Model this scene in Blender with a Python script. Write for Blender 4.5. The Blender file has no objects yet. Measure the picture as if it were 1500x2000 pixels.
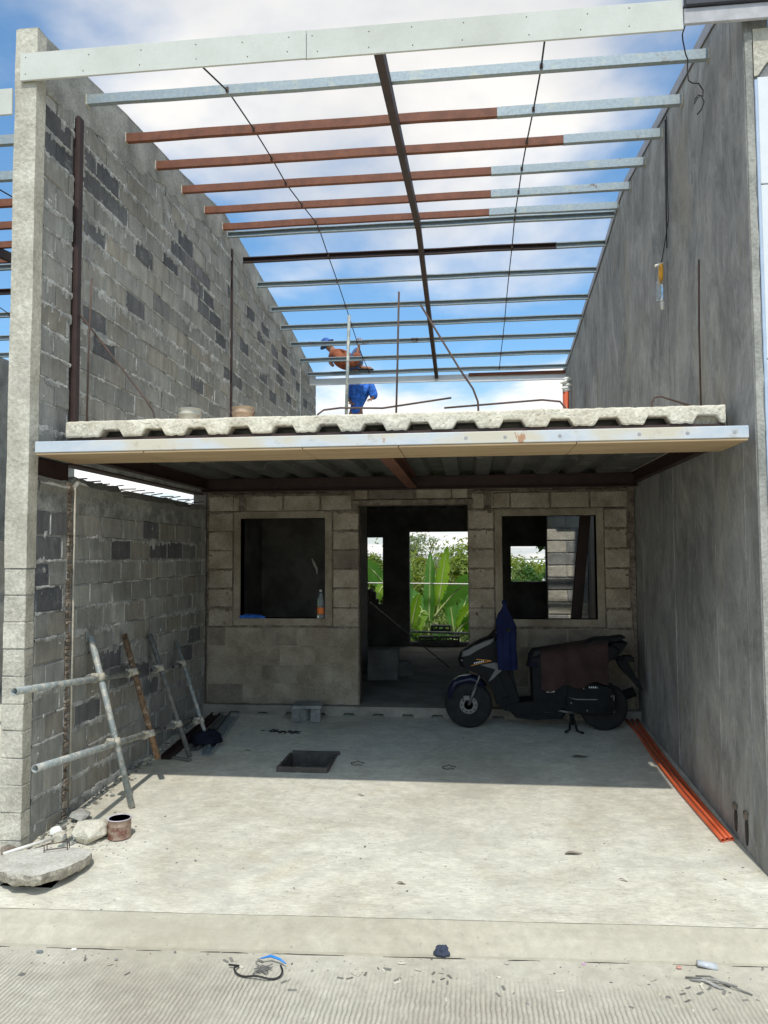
import bpy, bmesh, math, random
from mathutils import Vector, Matrix, noise
rnd = random.Random(7)
SC = bpy.context.scene
COL = SC.collection
rad = math.radians
# ---------------------------------------------------------------- camera
cam = bpy.data.objects.new('camera', bpy.data.cameras.new('camera'))
COL.objects.link(cam)
cam.data.sensor_fit = 'VERTICAL'; cam.data.sensor_height = 24.0; cam.data.lens = 18.0
cam.data.clip_start = 0.05; cam.data.clip_end = 3000
cam.matrix_world = (Matrix.Translation((0, 0, 1.69)) @ Matrix.Rotation(rad(6.4), 4, 'Z')
                    @ Matrix.Rotation(rad(93.25), 4, 'X') @ Matrix.Rotation(rad(-0.29), 4, 'Z'))
SC.camera = cam
# ---------------------------------------------------------------- light
SUN_DIR = Vector((-0.048, 0.60, -1.0)).normalized()        # the way the sunlight travels
sun = bpy.data.objects.new('sun', bpy.data.lights.new('sun', 'SUN'))
COL.objects.link(sun)
sun.data.energy = 2.45; sun.data.angle = rad(0.7); sun.data.color = (1.0, 0.97, 0.91)
sun.rotation_euler = SUN_DIR.to_track_quat('-Z', 'Y').to_euler()
world = bpy.data.worlds.new('World'); SC.world = world; world.use_nodes = True
wn, wl = world.node_tree.nodes, world.node_tree.links
wn.clear()
def WN(t, **k):
    n = wn.new(t)
    for a, b in k.items(): setattr(n, a, b)
    return n
sky = WN('ShaderNodeTexSky', sky_type='NISHITA', sun_disc=False)
sky.sun_elevation = math.asin(-SUN_DIR.z)
sky.sun_rotation = math.atan2(-SUN_DIR.x, -SUN_DIR.y)
sky.air_density = 1.0; sky.dust_density = 1.4; sky.ozone_density = 1.6
tc = WN('ShaderNodeTexCoord'); sp = WN('ShaderNodeSeparateXYZ')
wl.new(tc.outputs['Generated'], sp.inputs[0])
zz = WN('ShaderNodeMath', operation='MAXIMUM'); wl.new(sp.outputs['Z'], zz.inputs[0]); zz.inputs[1].default_value = 0.0
za = WN('ShaderNodeMath', operation='ADD'); wl.new(zz.outputs[0], za.inputs[0]); za.inputs[1].default_value = 0.10
dx = WN('ShaderNodeMath', operation='DIVIDE'); wl.new(sp.outputs['X'], dx.inputs[0]); wl.new(za.outputs[0], dx.inputs[1])
dy = WN('ShaderNodeMath', operation='DIVIDE'); wl.new(sp.outputs['Y'], dy.inputs[0]); wl.new(za.outputs[0], dy.inputs[1])
cb = WN('ShaderNodeCombineXYZ'); wl.new(dx.outputs[0], cb.inputs[0]); wl.new(dy.outputs[0], cb.inputs[1])
CLOUD_W = 16.2
nz = WN('ShaderNodeTexNoise', noise_dimensions='4D')
nz.inputs['W'].default_value = CLOUD_W; nz.inputs['Scale'].default_value = 0.91
nz.inputs['Detail'].default_value = 7; nz.inputs['Roughness'].default_value = 0.52; nz.inputs['Distortion'].default_value = 0.25
wl.new(cb.outputs[0], nz.inputs['Vector'])
cr = WN('ShaderNodeValToRGB'); cr.color_ramp.elements[0].position = 0.42; cr.color_ramp.elements[1].position = 0.60
cr.color_ramp.interpolation = 'EASE'
wl.new(nz.outputs['Fac'], cr.inputs[0])
nz2 = WN('ShaderNodeTexNoise', noise_dimensions='4D'); nz2.inputs['W'].default_value = 9.3
nz2.inputs['Scale'].default_value = 1.7; nz2.inputs['Detail'].default_value = 5
wl.new(cb.outputs[0], nz2.inputs['Vector'])
cc = WN('ShaderNodeValToRGB')
cc.color_ramp.elements[0].position = 0.40; cc.color_ramp.elements[0].color = (3.4, 3.5, 3.7, 1)
cc.color_ramp.elements[1].position = 0.58; cc.color_ramp.elements[1].color = (5.2, 5.05, 4.8, 1)
wl.new(nz2.outputs['Fac'], cc.inputs[0])
mx = WN('ShaderNodeMix', data_type='RGBA')
tn = WN('ShaderNodeMix', data_type='RGBA', blend_type='MULTIPLY'); tn.inputs['Factor'].default_value = 1.0; tn.inputs['B'].default_value = (0.80, 1.14, 1.26, 1)
wl.new(sky.outputs[0], tn.inputs['A'])
hz = WN('ShaderNodeMapRange'); wl.new(zz.outputs[0], hz.inputs[0])                  # pale haze all round the horizon
hz.inputs[1].default_value = 0.0; hz.inputs[2].default_value = 0.26; hz.inputs[3].default_value = 0.70; hz.inputs[4].default_value = 0.0
hm = WN('ShaderNodeMix', data_type='RGBA'); wl.new(hz.outputs[0], hm.inputs['Factor']); wl.new(tn.outputs['Result'], hm.inputs['A']); hm.inputs['B'].default_value = (5.1, 5.15, 5.1, 1)
wl.new(cr.outputs[0], mx.inputs['Factor']); wl.new(hm.outputs['Result'], mx.inputs['A']); wl.new(cc.outputs[0], mx.inputs['B'])
lum = WN('ShaderNodeRGBToBW'); wl.new(sky.outputs[0], lum.inputs[0])
ad = WN('ShaderNodeMix', data_type='RGBA', blend_type='ADD'); ad.inputs['Factor'].default_value = 1.0
lm = WN('ShaderNodeMath', operation='MULTIPLY'); wl.new(lum.outputs[0], lm.inputs[0]); lm.inputs[1].default_value = 0.62
wl.new(cc.outputs[0], ad.inputs['A']); wl.new(lm.outputs[0], ad.inputs['B']); wl.new(ad.outputs['Result'], mx.inputs['B'])
bg = WN('ShaderNodeBackground'); bg.inputs['Strength'].default_value = 0.135
wl.new(mx.outputs['Result'], bg.inputs[0])
wo = WN('ShaderNodeOutputWorld'); wl.new(bg.outputs[0], wo.inputs[0])
SC.view_settings.view_transform = 'Standard'; SC.view_settings.look = 'None'
SC.view_settings.exposure = 0.32; SC.view_settings.gamma = 1.0; SC.view_settings.use_curve_mapping = False
SC.render.engine = 'CYCLES'
SC.cycles.use_denoising = True
SC.cycles.max_bounces = 8; SC.cycles.diffuse_bounces = 5; SC.cycles.sample_clamp_indirect = 6
# ---------------------------------------------------------------- helpers
class MB:
    """collects geometry, then build() links it as one mesh object"""
    def __init__(s): s.v = []; s.f = []; s.mi = []; s.tints = []
    def add(s, vs, fs, mi=0):
        o = len(s.v); s.v += [tuple(p) for p in vs]
        for f in fs: s.f.append(tuple(i + o for i in f)); s.mi.append(mi)
        return s
    def box(s, x0, x1, y0, y1, z0, z1, mi=0, M=None):
        vs = [Vector((x, y, z)) for z in (z0, z1) for y in (y0, y1) for x in (x0, x1)]
        if M: vs = [M @ p for p in vs]
        return s.add(vs, [(0, 2, 3, 1), (4, 5, 7, 6), (0, 1, 5, 4), (2, 6, 7, 3), (0, 4, 6, 2), (1, 3, 7, 5)], mi)
    def bbox(s, x0, x1, y0, y1, z0, z1, b=0.01, mi=0, M=None):
        """box with every edge chamfered"""
        vs, idx = [], {}
        lo, hi = (x0, y0, z0), (x1, y1, z1)
        for sx in (0, 1):
            for sy in (0, 1):
                for sz in (0, 1):
                    c = [lo[i] if (sx, sy, sz)[i] == 0 else hi[i] for i in range(3)]
                    for a in range(3):
                        q = [c[i] + (0 if i == a else (b if (sx, sy, sz)[i] == 0 else -b)) for i in range(3)]
                        idx[(sx, sy, sz, a)] = len(vs); vs.append(Vector(q))
        fs = []
        for a in range(3):
            o1, o2 = (a + 1) % 3, (a + 2) % 3
            for sd in (0, 1):
                ring = []
                for p, q in ((0, 0), (1, 0), (1, 1), (0, 1)):
                    k = [0, 0, 0]; k[a] = sd; k[o1] = p; k[o2] = q
                    ring.append(idx[(*k, a)])
                fs.append(tuple(ring) if sd else tuple(reversed(ring)))
        for a in range(3):
            o1, o2 = (a + 1) % 3, (a + 2) % 3
            for p in (0, 1):
                for q in (0, 1):
                    r = []
                    for e in (0, 1):
                        k = [0, 0, 0]; k[a] = e; k[o1] = p; k[o2] = q
                        r.append((idx[(*k, o1)], idx[(*k, o2)]))
                    fs.append((r[0][0], r[0][1], r[1][1], r[1][0]))
        for sx in (0, 1):
            for sy in (0, 1):
                for sz in (0, 1):
                    fs.append(tuple(idx[(sx, sy, sz, a)] for a in range(3)))
        if M: vs = [M @ p for p in vs]
        return s.add(vs, fs, mi)
    def tube(s, pts, r, n=8, mi=0, cap=True):
        pts = [Vector(p) for p in pts]
        rs = r if isinstance(r, (list, tuple)) else [r] * len(pts)
        vs, fs = [], []
        up = None
        for i, p in enumerate(pts):
            t = (pts[min(i + 1, len(pts) - 1)] - pts[max(i - 1, 0)])
            t = t.normalized() if t.length > 1e-9 else Vector((0, 0, 1))
            if up is None: up = Vector((0, 0, 1)) if abs(t.z) < 0.9 else Vector((1, 0, 0))
            a = t.cross(up); a = a.normalized() if a.length > 1e-6 else t.orthogonal().normalized()
            b = a.cross(t).normalized(); up = b
            for k in range(n):
                an = 2 * math.pi * k / n
                vs.append(p + (a * math.cos(an) + b * math.sin(an)) * rs[i])
        for i in range(len(pts) - 1):
            for k in range(n):
                fs.append((i * n + k, i * n + (k + 1) % n, (i + 1) * n + (k + 1) % n, (i + 1) * n + k))
        if cap:
            fs.append(tuple(reversed(range(n)))); fs.append(tuple(range((len(pts) - 1) * n, len(pts) * n)))
        return s.add(vs, fs, mi)
    def pipe(s, a, b, r, wall=0.004, n=14, mi=0):
        """open hollow pipe"""
        a, b = Vector(a), Vector(b); t = (b - a).normalized(); u = t.orthogonal().normalized(); w = t.cross(u)
        vs, fs = [], []
        for p, rr in ((a, r), (b, r), (b, r - wall), (a, r - wall)):
            for k in range(n):
                an = 2 * math.pi * k / n; vs.append(p + (u * math.cos(an) + w * math.sin(an)) * rr)
        for i in range(4):
            j = (i + 1) % 4
            for k in range(n):
                fs.append((i * n + k, i * n + (k + 1) % n, j * n + (k + 1) % n, j * n + k))
        return s.add(vs, fs, mi)
    def prism(s, poly, axis, a0, a1, mi=0, inset=0.0, b=0.0):
        """polygon extruded along an axis ('x': poly is (y,z), 'y': (x,z), 'z': (x,y)); inset/b round the two ends"""
        cx = sum(p[0] for p in poly) / len(poly); cy = sum(p[1] for p in poly) / len(poly)
        def mk(p, t):
            return {'x': (t, p[0], p[1]), 'y': (p[0], t, p[1]), 'z': (p[0], p[1], t)}[axis]
        n = len(poly); vs, fs = [], []
        lay = [(a0, 1.0), (a1, 1.0)] if not b else [(a0, 1 - inset), (a0 + b, 1.0), (a1 - b, 1.0), (a1, 1 - inset)]
        for t, k in lay:
            for p in poly: vs.append(mk((cx + (p[0] - cx) * k, cy + (p[1] - cy) * k), t))
        for l in range(len(lay) - 1):
            for i in range(n):
                j = (i + 1) % n
                fs.append((l * n + i, l * n + j, (l + 1) * n + j, (l + 1) * n + i))
        fs.append(tuple(reversed(range(n)))); fs.append(tuple(range((len(lay) - 1) * n, len(lay) * n)))
        return s.add(vs, fs, mi)
    def lathe(s, prof, c, n=20, mi=0, M=None, sx=1, sy=1):
        vs, fs = [], []
        c = Vector(c)
        for r, z in prof:
            for k in range(n):
                an = 2 * math.pi * k / n
                p = Vector((r * math.cos(an) * sx, r * math.sin(an) * sy, z))
                vs.append(c + (M @ p if M else p))
        for i in range(len(prof) - 1):
            for k in range(n):
                fs.append((i * n + k, i * n + (k + 1) % n, (i + 1) * n + (k + 1) % n, (i + 1) * n + k))
        if prof[0][0] > 1e-6: fs.append(tuple(reversed(range(n))))
        if prof[-1][0] > 1e-6: fs.append(tuple(range((len(prof) - 1) * n, len(prof) * n)))
        return s.add(vs, fs, mi)
    def build(s, name, mats, parent=None, smooth=False, kind=None, fix=True):
        me = bpy.data.meshes.new(name); me.from_pydata(s.v, [], s.f)
        for m in (mats if isinstance(mats, (list, tuple)) else [mats]): me.materials.append(m)
        if any(s.mi): me.polygons.foreach_set('material_index', s.mi)
        if fix:
            bm = bmesh.new(); bm.from_mesh(me); bmesh.ops.recalc_face_normals(bm, faces=bm.faces); bm.to_mesh(me); bm.free()
        if smooth: me.polygons.foreach_set('use_smooth', [True] * len(me.polygons))
        me.update()
        return link(name, me, parent, kind)
def link(name, me, parent=None, kind=None):
    o = bpy.data.objects.new(name, me); COL.objects.link(o)
    if parent is not None: adopt(o, parent)
    if kind: o['kind'] = kind
    return o
def root_loc(p):
    v = Vector(p.location)
    while p.parent is not None: p = p.parent; v = v + Vector(p.location)
    return v
def adopt(o, parent):
    """meshes are modelled in place: keep them there under a parent that stands elsewhere (parents never turn)"""
    o.parent = parent; o.matrix_parent_inverse = Matrix.Translation(-root_loc(parent)) if parent.type == 'EMPTY' else Matrix.Identity(4)
def tag(o, label, cat, group=None):
    o['label'] = label; o['category'] = cat
    if group: o['group'] = group
    return o
def thing(name, loc, label, cat, group=None):
    o = bpy.data.objects.new(name, None); COL.objects.link(o); o.location = loc; o.empty_display_size = 0.1
    return tag(o, label, cat, group)
def structure(o): o['kind'] = 'structure'; return o
def nz3(p, s=1.0, o=0.0): return noise.noise(Vector((p[0] * s + o, p[1] * s + o * 0.7, p[2] * s - o)))
# ---------------------------------------------------------------- materials
class NT:
    def __init__(s, name):
        s.m = bpy.data.materials.new(name); s.m.use_nodes = True
        s.n, s.l = s.m.node_tree.nodes, s.m.node_tree.links
        s.b = s.n['Principled BSDF']; s.out = s.n['Material Output']
        s._pos = None
    def new(s, t, **k):
        n = s.n.new(t)
        for a, b in k.items(): setattr(n, a, b)
        return n
    @property
    def pos(s):
        if s._pos is None: s._pos = s.new('ShaderNodeNewGeometry').outputs['Position']
        return s._pos
    def noise(s, scale, detail=4, rough=0.55, stretch=(1, 1, 1), off=(0, 0, 0), dist=0.0, vec=None):
        mp = s.new('ShaderNodeMapping'); s.l.new(vec or s.pos, mp.inputs[0])
        mp.inputs['Scale'].default_value = stretch; mp.inputs['Location'].default_value = off
        n = s.new('ShaderNodeTexNoise'); s.l.new(mp.outputs[0], n.inputs['Vector'])
        n.inputs['Scale'].default_value = scale; n.inputs['Detail'].default_value = detail
        n.inputs['Roughness'].default_value = rough; n.inputs['Distortion'].default_value = dist
        return n.outputs['Fac']
    def ramp(s, fac, stops, interp='LINEAR'):
        r = s.new('ShaderNodeValToRGB'); s.l.new(fac, r.inputs[0]); r.color_ramp.interpolation = interp
        el = r.color_ramp.elements
        while len(el) < len(stops): el.new(0.5)
        for e, (p, c) in zip(el, stops):
            e.position = p; e.color = (c, c, c, 1) if isinstance(c, (int, float)) else (*c, 1)
        return r.outputs[0]
    def mix(s, fac, a, b, mode='MIX'):
        n = s.new('ShaderNodeMix', data_type='RGBA', blend_type=mode)
        for sock, v in (('Factor', fac), ('A', a), ('B', b)):
            i = n.inputs[sock]
            if hasattr(v, 'is_linked') or isinstance(v, bpy.types.NodeSocket): s.l.new(v, i)
            elif sock == 'Factor': i.default_value = v
            else: i.default_value = (v, v, v, 1) if isinstance(v, (int, float)) else (*v, 1)
        return n.outputs['Result']
    def math(s, op, a, b=0.0):
        n = s.new('ShaderNodeMath', operation=op)
        for i, v in enumerate((a, b)):
            if isinstance(v, bpy.types.NodeSocket): s.l.new(v, n.inputs[i])
            else: n.inputs[i].default_value = v
        return n.outputs[0]
    def bump(s, h, strength=0.3, dist=0.01):
        b = s.new('ShaderNodeBump'); s.l.new(h, b.inputs['Height']); b.inputs['Strength'].default_value = strength
        b.inputs['Distance'].default_value = dist
        s.l.new(b.outputs[0], s.b.inputs['Normal']); return b
    def done(s, color=None, rough=0.9, metal=0.0, spec=0.3):
        if color is not None:
            if isinstance(color, bpy.types.NodeSocket): s.l.new(color, s.b.inputs['Base Color'])
            else: s.b.inputs['Base Color'].default_value = (*color, 1)
        if isinstance(rough, bpy.types.NodeSocket): s.l.new(rough, s.b.inputs['Roughness'])
        else: s.b.inputs['Roughness'].default_value = rough
        s.b.inputs['Metallic'].default_value = metal; s.b.inputs['Specular IOR Level'].default_value = spec
        return s.m
def concrete(name, lo, hi, scale=2.5, fine=90, bump=0.35, bd=0.006, stretch=(1, 1, 1), stain=None, rough=0.92, speck=0.12):
    t = NT(name)
    a = t.noise(scale, 7, 0.62, stretch)
    c = t.ramp(a, [(0.38, lo), (0.62, hi)])
    f = t.noise(fine, 3, 0.6)
    c = t.mix(1.0, c, t.ramp(f, [(0.36, 1 - speck), (0.64, 1 + speck * 0.4)]), 'MULTIPLY')
    if stain:
        c = t.mix(t.ramp(t.noise(stain[0], 6, 0.65, stretch, (3.3, 7.1, 1.2)), [(stain[1], 0), (stain[1] + 0.14, stain[2])]), c, stain[3])
    h = t.math('ADD', t.noise(fine, 4, 0.65), t.math('MULTIPLY', t.noise(fine * 0.22, 4, 0.6), 1.3))
    t.bump(h, bump, bd)
    return t.done(c, rough, spec=0.2)
def block_material(name, source):
    t = NT(name)
    at = t.new('ShaderNodeAttribute', attribute_type=source, attribute_name='tint')
    tint = at.outputs['Fac']
    c = t.ramp(tint, [(0.0, (0.125, 0.128, 0.135)), (0.13, (0.19, 0.19, 0.19)), (0.15, (0.31, 0.305, 0.28)), (0.6, (0.37, 0.365, 0.335)), (0.8, (0.335, 0.31, 0.26)), (1.0, (0.425, 0.42, 0.385))])
    c = t.mix(1.0, c, t.ramp(t.noise(1.1, 5, 0.6), [(0.25, 0.62), (0.75, 1.25)]), 'MULTIPLY')
    c = t.mix(1.0, c, t.ramp(t.noise(13, 6, 0.75, (1, 1, 0.22)), [(0.28, 0.62), (0.72, 1.18)]), 'MULTIPLY')
    c = t.mix(t.ramp(t.noise(6.5, 6, 0.75, (1, 1, 1.4), (4, 1, 2)), [(0.57, 0), (0.70, 0.6)]), c, (0.40, 0.395, 0.37))
    h = t.math('ADD', t.noise(170, 3, 0.6), t.math('MULTIPLY', t.noise(38, 4, 0.6), 1.4))
    t.bump(h, 0.55, 0.006)
    return t.done(c, 0.95, spec=0.15)
BLOCK = block_material('block_grey', 'OBJECT')
BLOCK_S = block_material('block_grey_mass', 'GEOMETRY')
MORTAR = concrete('mortar', (0.25, 0.25, 0.235), (0.50, 0.50, 0.47), 6, 60, 0.7, 0.010, speck=0.25)
PLASTER = concrete('rough_plaster', (0.26, 0.255, 0.23), (0.42, 0.41, 0.365), 3.0, 55, 0.6, 0.008, stain=(1.6, 0.55, 0.45, (0.20, 0.20, 0.19)), speck=0.2)
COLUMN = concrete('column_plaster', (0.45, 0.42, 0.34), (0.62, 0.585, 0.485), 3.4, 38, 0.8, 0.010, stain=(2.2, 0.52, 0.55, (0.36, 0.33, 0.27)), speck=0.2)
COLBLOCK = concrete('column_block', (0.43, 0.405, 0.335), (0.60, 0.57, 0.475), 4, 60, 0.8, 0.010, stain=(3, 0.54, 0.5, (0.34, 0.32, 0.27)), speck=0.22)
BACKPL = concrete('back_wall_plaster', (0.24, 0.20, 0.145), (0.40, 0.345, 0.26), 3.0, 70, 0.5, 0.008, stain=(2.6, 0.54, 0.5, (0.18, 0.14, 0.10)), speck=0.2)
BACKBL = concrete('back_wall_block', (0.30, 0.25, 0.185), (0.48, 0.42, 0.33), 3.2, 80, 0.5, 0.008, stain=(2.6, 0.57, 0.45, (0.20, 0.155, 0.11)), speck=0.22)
ROUGHJ = concrete('rough_joint', (0.16, 0.13, 0.10), (0.30, 0.25, 0.20), 9, 45, 0.9, 0.014, speck=0.3)
SMOOTHPL = concrete('smooth_plaster_band', (0.25, 0.21, 0.15), (0.39, 0.335, 0.25), 2.5, 120, 0.2, 0.003, speck=0.08)
SLABC = concrete('honeycomb_concrete', (0.54, 0.49, 0.385), (0.70, 0.65, 0.53), 7, 55, 0.6, 0.008, stain=(34, 0.615, 0.85, (0.16, 0.11, 0.08)), speck=0.18)
ROCK = concrete('pale_rubble', (0.50, 0.46, 0.36), (0.68, 0.64, 0.53), 7, 60, 0.8, 0.012, stain=(12, 0.6, 0.5, (0.36, 0.29, 0.2)))
CHB = concrete('hollow_block', (0.22, 0.22, 0.21), (0.34, 0.34, 0.32), 8, 90, 0.6, 0.006, speck=0.25)
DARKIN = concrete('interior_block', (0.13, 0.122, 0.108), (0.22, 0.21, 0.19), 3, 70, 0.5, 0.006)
SOIL = concrete('dark_soil', (0.035, 0.03, 0.025), (0.08, 0.07, 0.06), 9, 40, 0.9, 0.02)
def right_wall_material():
    t = NT('cast_concrete_wall')
    a = t.noise(1.3, 9, 0.72, (1, 1, 0.6), dist=0.9)
    c = t.ramp(a, [(0.34, (0.17, 0.17, 0.17)), (0.50, (0.275, 0.272, 0.262)), (0.66, (0.38, 0.37, 0.345))])
    c = t.mix(1.0, c, t.ramp(t.noise(3.6, 8, 0.78, (1, 1.0, 0.5), dist=1.2), [(0.36, 0.72), (0.64, 1.20)]), 'MULTIPLY')
    c = t.mix(t.ramp(t.noise(1.7, 6, 0.7, (1, 1, 0.35), (9, 2, 4)), [(0.52, 0), (0.66, 0.5)]), c, (0.31, 0.275, 0.215))
    c = t.mix(t.ramp(t.noise(6, 7, 0.75, (1, 1, 0.6), (1, 8, 4), dist=1.2), [(0.57, 0), (0.66, 0.4)]), c, (0.13, 0.132, 0.138))
    c = t.mix(t.ramp(t.noise(5, 7, 0.75, (1, 1.6, 0.5), (6, 1, 4), dist=1.2), [(0.56, 0), (0.60, 0.45), (0.64, 0.1)]), c, (0.43, 0.43, 0.42))
    h = t.math('ADD', t.noise(60, 4, 0.6, (1, 1, 0.5)), t.math('MULTIPLY', t.noise(2.6, 5, 0.65, (1, 1.4, 0.8)), 3))
    t.bump(h, 0.3, 0.005)
    return t.done(c, 0.85, spec=0.3)
RWALL = right_wall_material()
def floor_material():
    t = NT('broomed_concrete_floor')
    a = t.noise(0.85, 9, 0.70, (1, 1, 1), dist=0.9)
    c = t.ramp(a, [(0.36, (0.54, 0.50, 0.41)), (0.47, (0.645, 0.61, 0.515)), (0.56, (0.70, 0.67, 0.58)), (0.66, (0.65, 0.60, 0.48))])
    c = t.mix(1.0, c, t.ramp(t.noise(7, 8, 0.78, (0.8, 1.5, 1)), [(0.34, 0.80), (0.62, 1.06)]), 'MULTIPLY')
    c = t.mix(1.0, c, t.ramp(t.noise(60, 5, 0.8, (0.30, 1.8, 1)), [(0.36, 0.76), (0.56, 1.03)]), 'MULTIPLY')
    c = t.mix(t.ramp(t.noise(1.9, 9, 0.78, off=(5, 2, 0), dist=0.7), [(0.50, 0), (0.62, 0.55)]), c, (0.46, 0.445, 0.39))
    c = t.mix(t.ramp(t.noise(3.5, 8, 0.8, off=(2, 9, 0), dist=0.5), [(0.55, 0), (0.64, 0.5)]), c, (0.46, 0.41, 0.31))
    c = t.mix(t.ramp(t.noise(4.5, 9, 0.82, (1, 1, 1), off=(12, 3, 0), dist=1.5), [(0.585, 0), (0.61, 0.45), (0.64, 0.0)]), c, (0.33, 0.32, 0.29))
    c = t.mix(t.ramp(t.noise(33, 3, 0.6, off=(1, 4, 0)), [(0.66, 0), (0.71, 0.6)]), c, (0.29, 0.265, 0.21))
    c = t.mix(t.ramp(t.noise(85, 3, 0.7, (0.35, 1.6, 1), off=(7, 4, 0)), [(0.65, 0), (0.69, 0.7)]), c, (0.24, 0.22, 0.18))
    c = t.mix(1.0, c, (0.985, 0.98, 0.95), 'MULTIPLY')
    h = t.math('ADD', t.noise(60, 5, 0.7, (0.25, 2.6, 1)), t.math('MULTIPLY', t.noise(130, 3, 0.6), 0.6))
    t.bump(h, 0.4, 0.005)
    return t.done(c, 0.9, spec=0.2)
FLOOR = floor_material()
def street_material(name, groove):
    t = NT(name)
    a = t.noise(0.8, 8, 0.65, dist=0.5)
    c = t.ramp(a, [(0.28, (0.42, 0.395, 0.325)), (0.52, (0.52, 0.50, 0.43)), (0.74, (0.59, 0.575, 0.515))])
    c = t.mix(1.0, c, t.ramp(t.noise(14, 5, 0.7), [(0.28, 0.80), (0.7, 1.10)]), 'MULTIPLY')
    c = t.mix(t.ramp(t.noise(34, 3, 0.6), [(0.67, 0), (0.72, 0.7)]), c, (0.24, 0.22, 0.19))
    if not groove:
        c = t.mix(1.0, c, (0.90, 0.885, 0.85), 'MULTIPLY')
        c = t.mix(t.ramp(t.noise(1.6, 8, 0.75, (0.5, 2.5, 1), (3, 1, 0), dist=0.6), [(0.45, 0), (0.62, 0.5)]), c, (0.36, 0.33, 0.27))
    c = t.mix(t.ramp(t.noise(2.0, 8, 0.78, off=(8, 2, 0), dist=0.8), [(0.48, 0), (0.60, 0.5)]), c, (0.40, 0.375, 0.315))
    c = t.mix(1.0, c, (1.0, 0.98, 0.93), 'MULTIPLY')
    h = t.math('MULTIPLY', t.noise(110, 4, 0.6), 0.6)
    if groove:
        w = t.new('ShaderNodeTexWave', bands_direction='X', wave_profile='SIN'); t.l.new(t.pos, w.inputs['Vector'])
        w.inputs['Scale'].default_value = 14.0; w.inputs['Distortion'].default_value = 2.6; w.inputs['Detail'].default_value = 4.0; w.inputs['Detail Scale'].default_value = 1.1
        sepd = t.new('ShaderNodeSeparateXYZ'); t.l.new(t.pos, sepd.inputs[0])
        fade = t.ramp(t.math('ADD', sepd.outputs[1], t.math('MULTIPLY', t.noise(1.5, 3), 0.35)), [(0.0, 1.0), (1.0, 1.0)])
        fd = t.new('ShaderNodeMapRange'); t.l.new(t.math('ADD', sepd.outputs[1], t.math('MULTIPLY', t.noise(2.2, 4), 0.5)), fd.inputs[0])
        fd.inputs[1].default_value = 3.80; fd.inputs[2].default_value = 4.12; fd.inputs[3].default_value = 1.0; fd.inputs[4].default_value = 0.0
        g = t.math('MULTIPLY', w.outputs['Fac'], fd.outputs[0])
        c = t.mix(t.math('MULTIPLY', t.ramp(w.outputs['Fac'], [(0.0, 1.0), (0.4, 0.0)]), t.math('MULTIPLY', fd.outputs[0], t.ramp(t.noise(3.0, 6, 0.75), [(0.3, 0.25), (0.65, 0.85)]))), c, (0.20, 0.18, 0.145))
        h = t.math('ADD', h, t.math('MULTIPLY', g, 2.2))
    t.bump(h, 0.55, 0.006)
    return t.done(c, 0.93, spec=0.2)
STREET = street_material('raked_street_concrete', True)
RAMP = street_material('trowelled_gutter_concrete', False)
def metal(name, lo, hi, scale=8, rough=0.5, metallic=0.0, patch=None, bump=0.15, stretch=(1, 1, 1)):
    t = NT(name)
    c = t.ramp(t.noise(scale, 6, 0.65, stretch), [(0.3, lo), (0.7, hi)])
    for p in (patch or []):
        c = t.mix(t.ramp(t.noise(p[0], 6, 0.7, stretch, (p[0], 2, 5)), [(p[1], 0), (p[1] + 0.06, p[2])]), c, p[3])
    t.bump(t.noise(120, 3, 0.6), bump, 0.003)
    return t.done(c, rough, metallic, 0.4)
GALV = metal('galvanised_steel', (0.24, 0.285, 0.30), (0.36, 0.405, 0.415), 40, 0.5, 0.35, [(2.6, 0.635, 0.9, (0.13, 0.06, 0.03)), (7, 0.56, 0.5, (0.42, 0.42, 0.34))])
OXIDE = metal('red_oxide_paint', (0.13, 0.043, 0.020), (0.215, 0.075, 0.035), 9, 0.62, 0.0, [(30, 0.66, 0.6, (0.32, 0.24, 0.17)), (5, 0.58, 0.45, (0.10, 0.035, 0.02))])
OXDARK = metal('dark_oxide_steel', (0.030, 0.017, 0.015), (0.060, 0.031, 0.025), 7, 0.6, 0.0, [(11, 0.66, 0.6, (0.16, 0.085, 0.05))])
REBAR = metal('rebar', (0.055, 0.035, 0.03), (0.12, 0.075, 0.055), 14, 0.7)
BLACKW = metal('black_wire', (0.012, 0.012, 0.014), (0.025, 0.022, 0.022), 14, 0.6)
BOARDW = concrete('fibre_cement_white', (0.50, 0.505, 0.45), (0.60, 0.605, 0.55), 1.6, 140, 0.10, 0.002, stain=(2.5, 0.62, 0.25, (0.55, 0.55, 0.49)), rough=0.7, speck=0.04)
def soffit_front():
    t = NT('blotchy_painted_steel')
    c = t.ramp(t.noise(1.7, 6, 0.6, (1, 1, 2)), [(0.40, (0.58, 0.53, 0.42)), (0.50, (0.56, 0.58, 0.59)), (0.66, (0.42, 0.49, 0.56))])
    c = t.mix(t.ramp(t.noise(10, 6, 0.7), [(0.60, 0), (0.68, 0.6)]), c, (0.40, 0.36, 0.30))
    c = t.mix(t.ramp(t.noise(3.1, 5, 0.7, (1.4, 1, 0.8), (2.2, 0, 1)), [(0.62, 0), (0.65, 0.85)]), c, (0.40, 0.19, 0.09))
    t.bump(t.noise(90, 4), 0.25, 0.003)
    return t.done(c, 0.6)
PAINTST = soffit_front()
PLYWOOD = metal('tan_board', (0.36, 0.25, 0.14), (0.50, 0.37, 0.22), 4, 0.8, 0.0, [(5, 0.64, 0.5, (0.30, 0.17, 0.09))], stretch=(0.5, 5, 5))
DECK = metal('steel_deck', (0.085, 0.085, 0.078), (0.15, 0.15, 0.135), 6, 0.6, 0.2, [(3, 0.58, 0.6, (0.28, 0.27, 0.24))])
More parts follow.
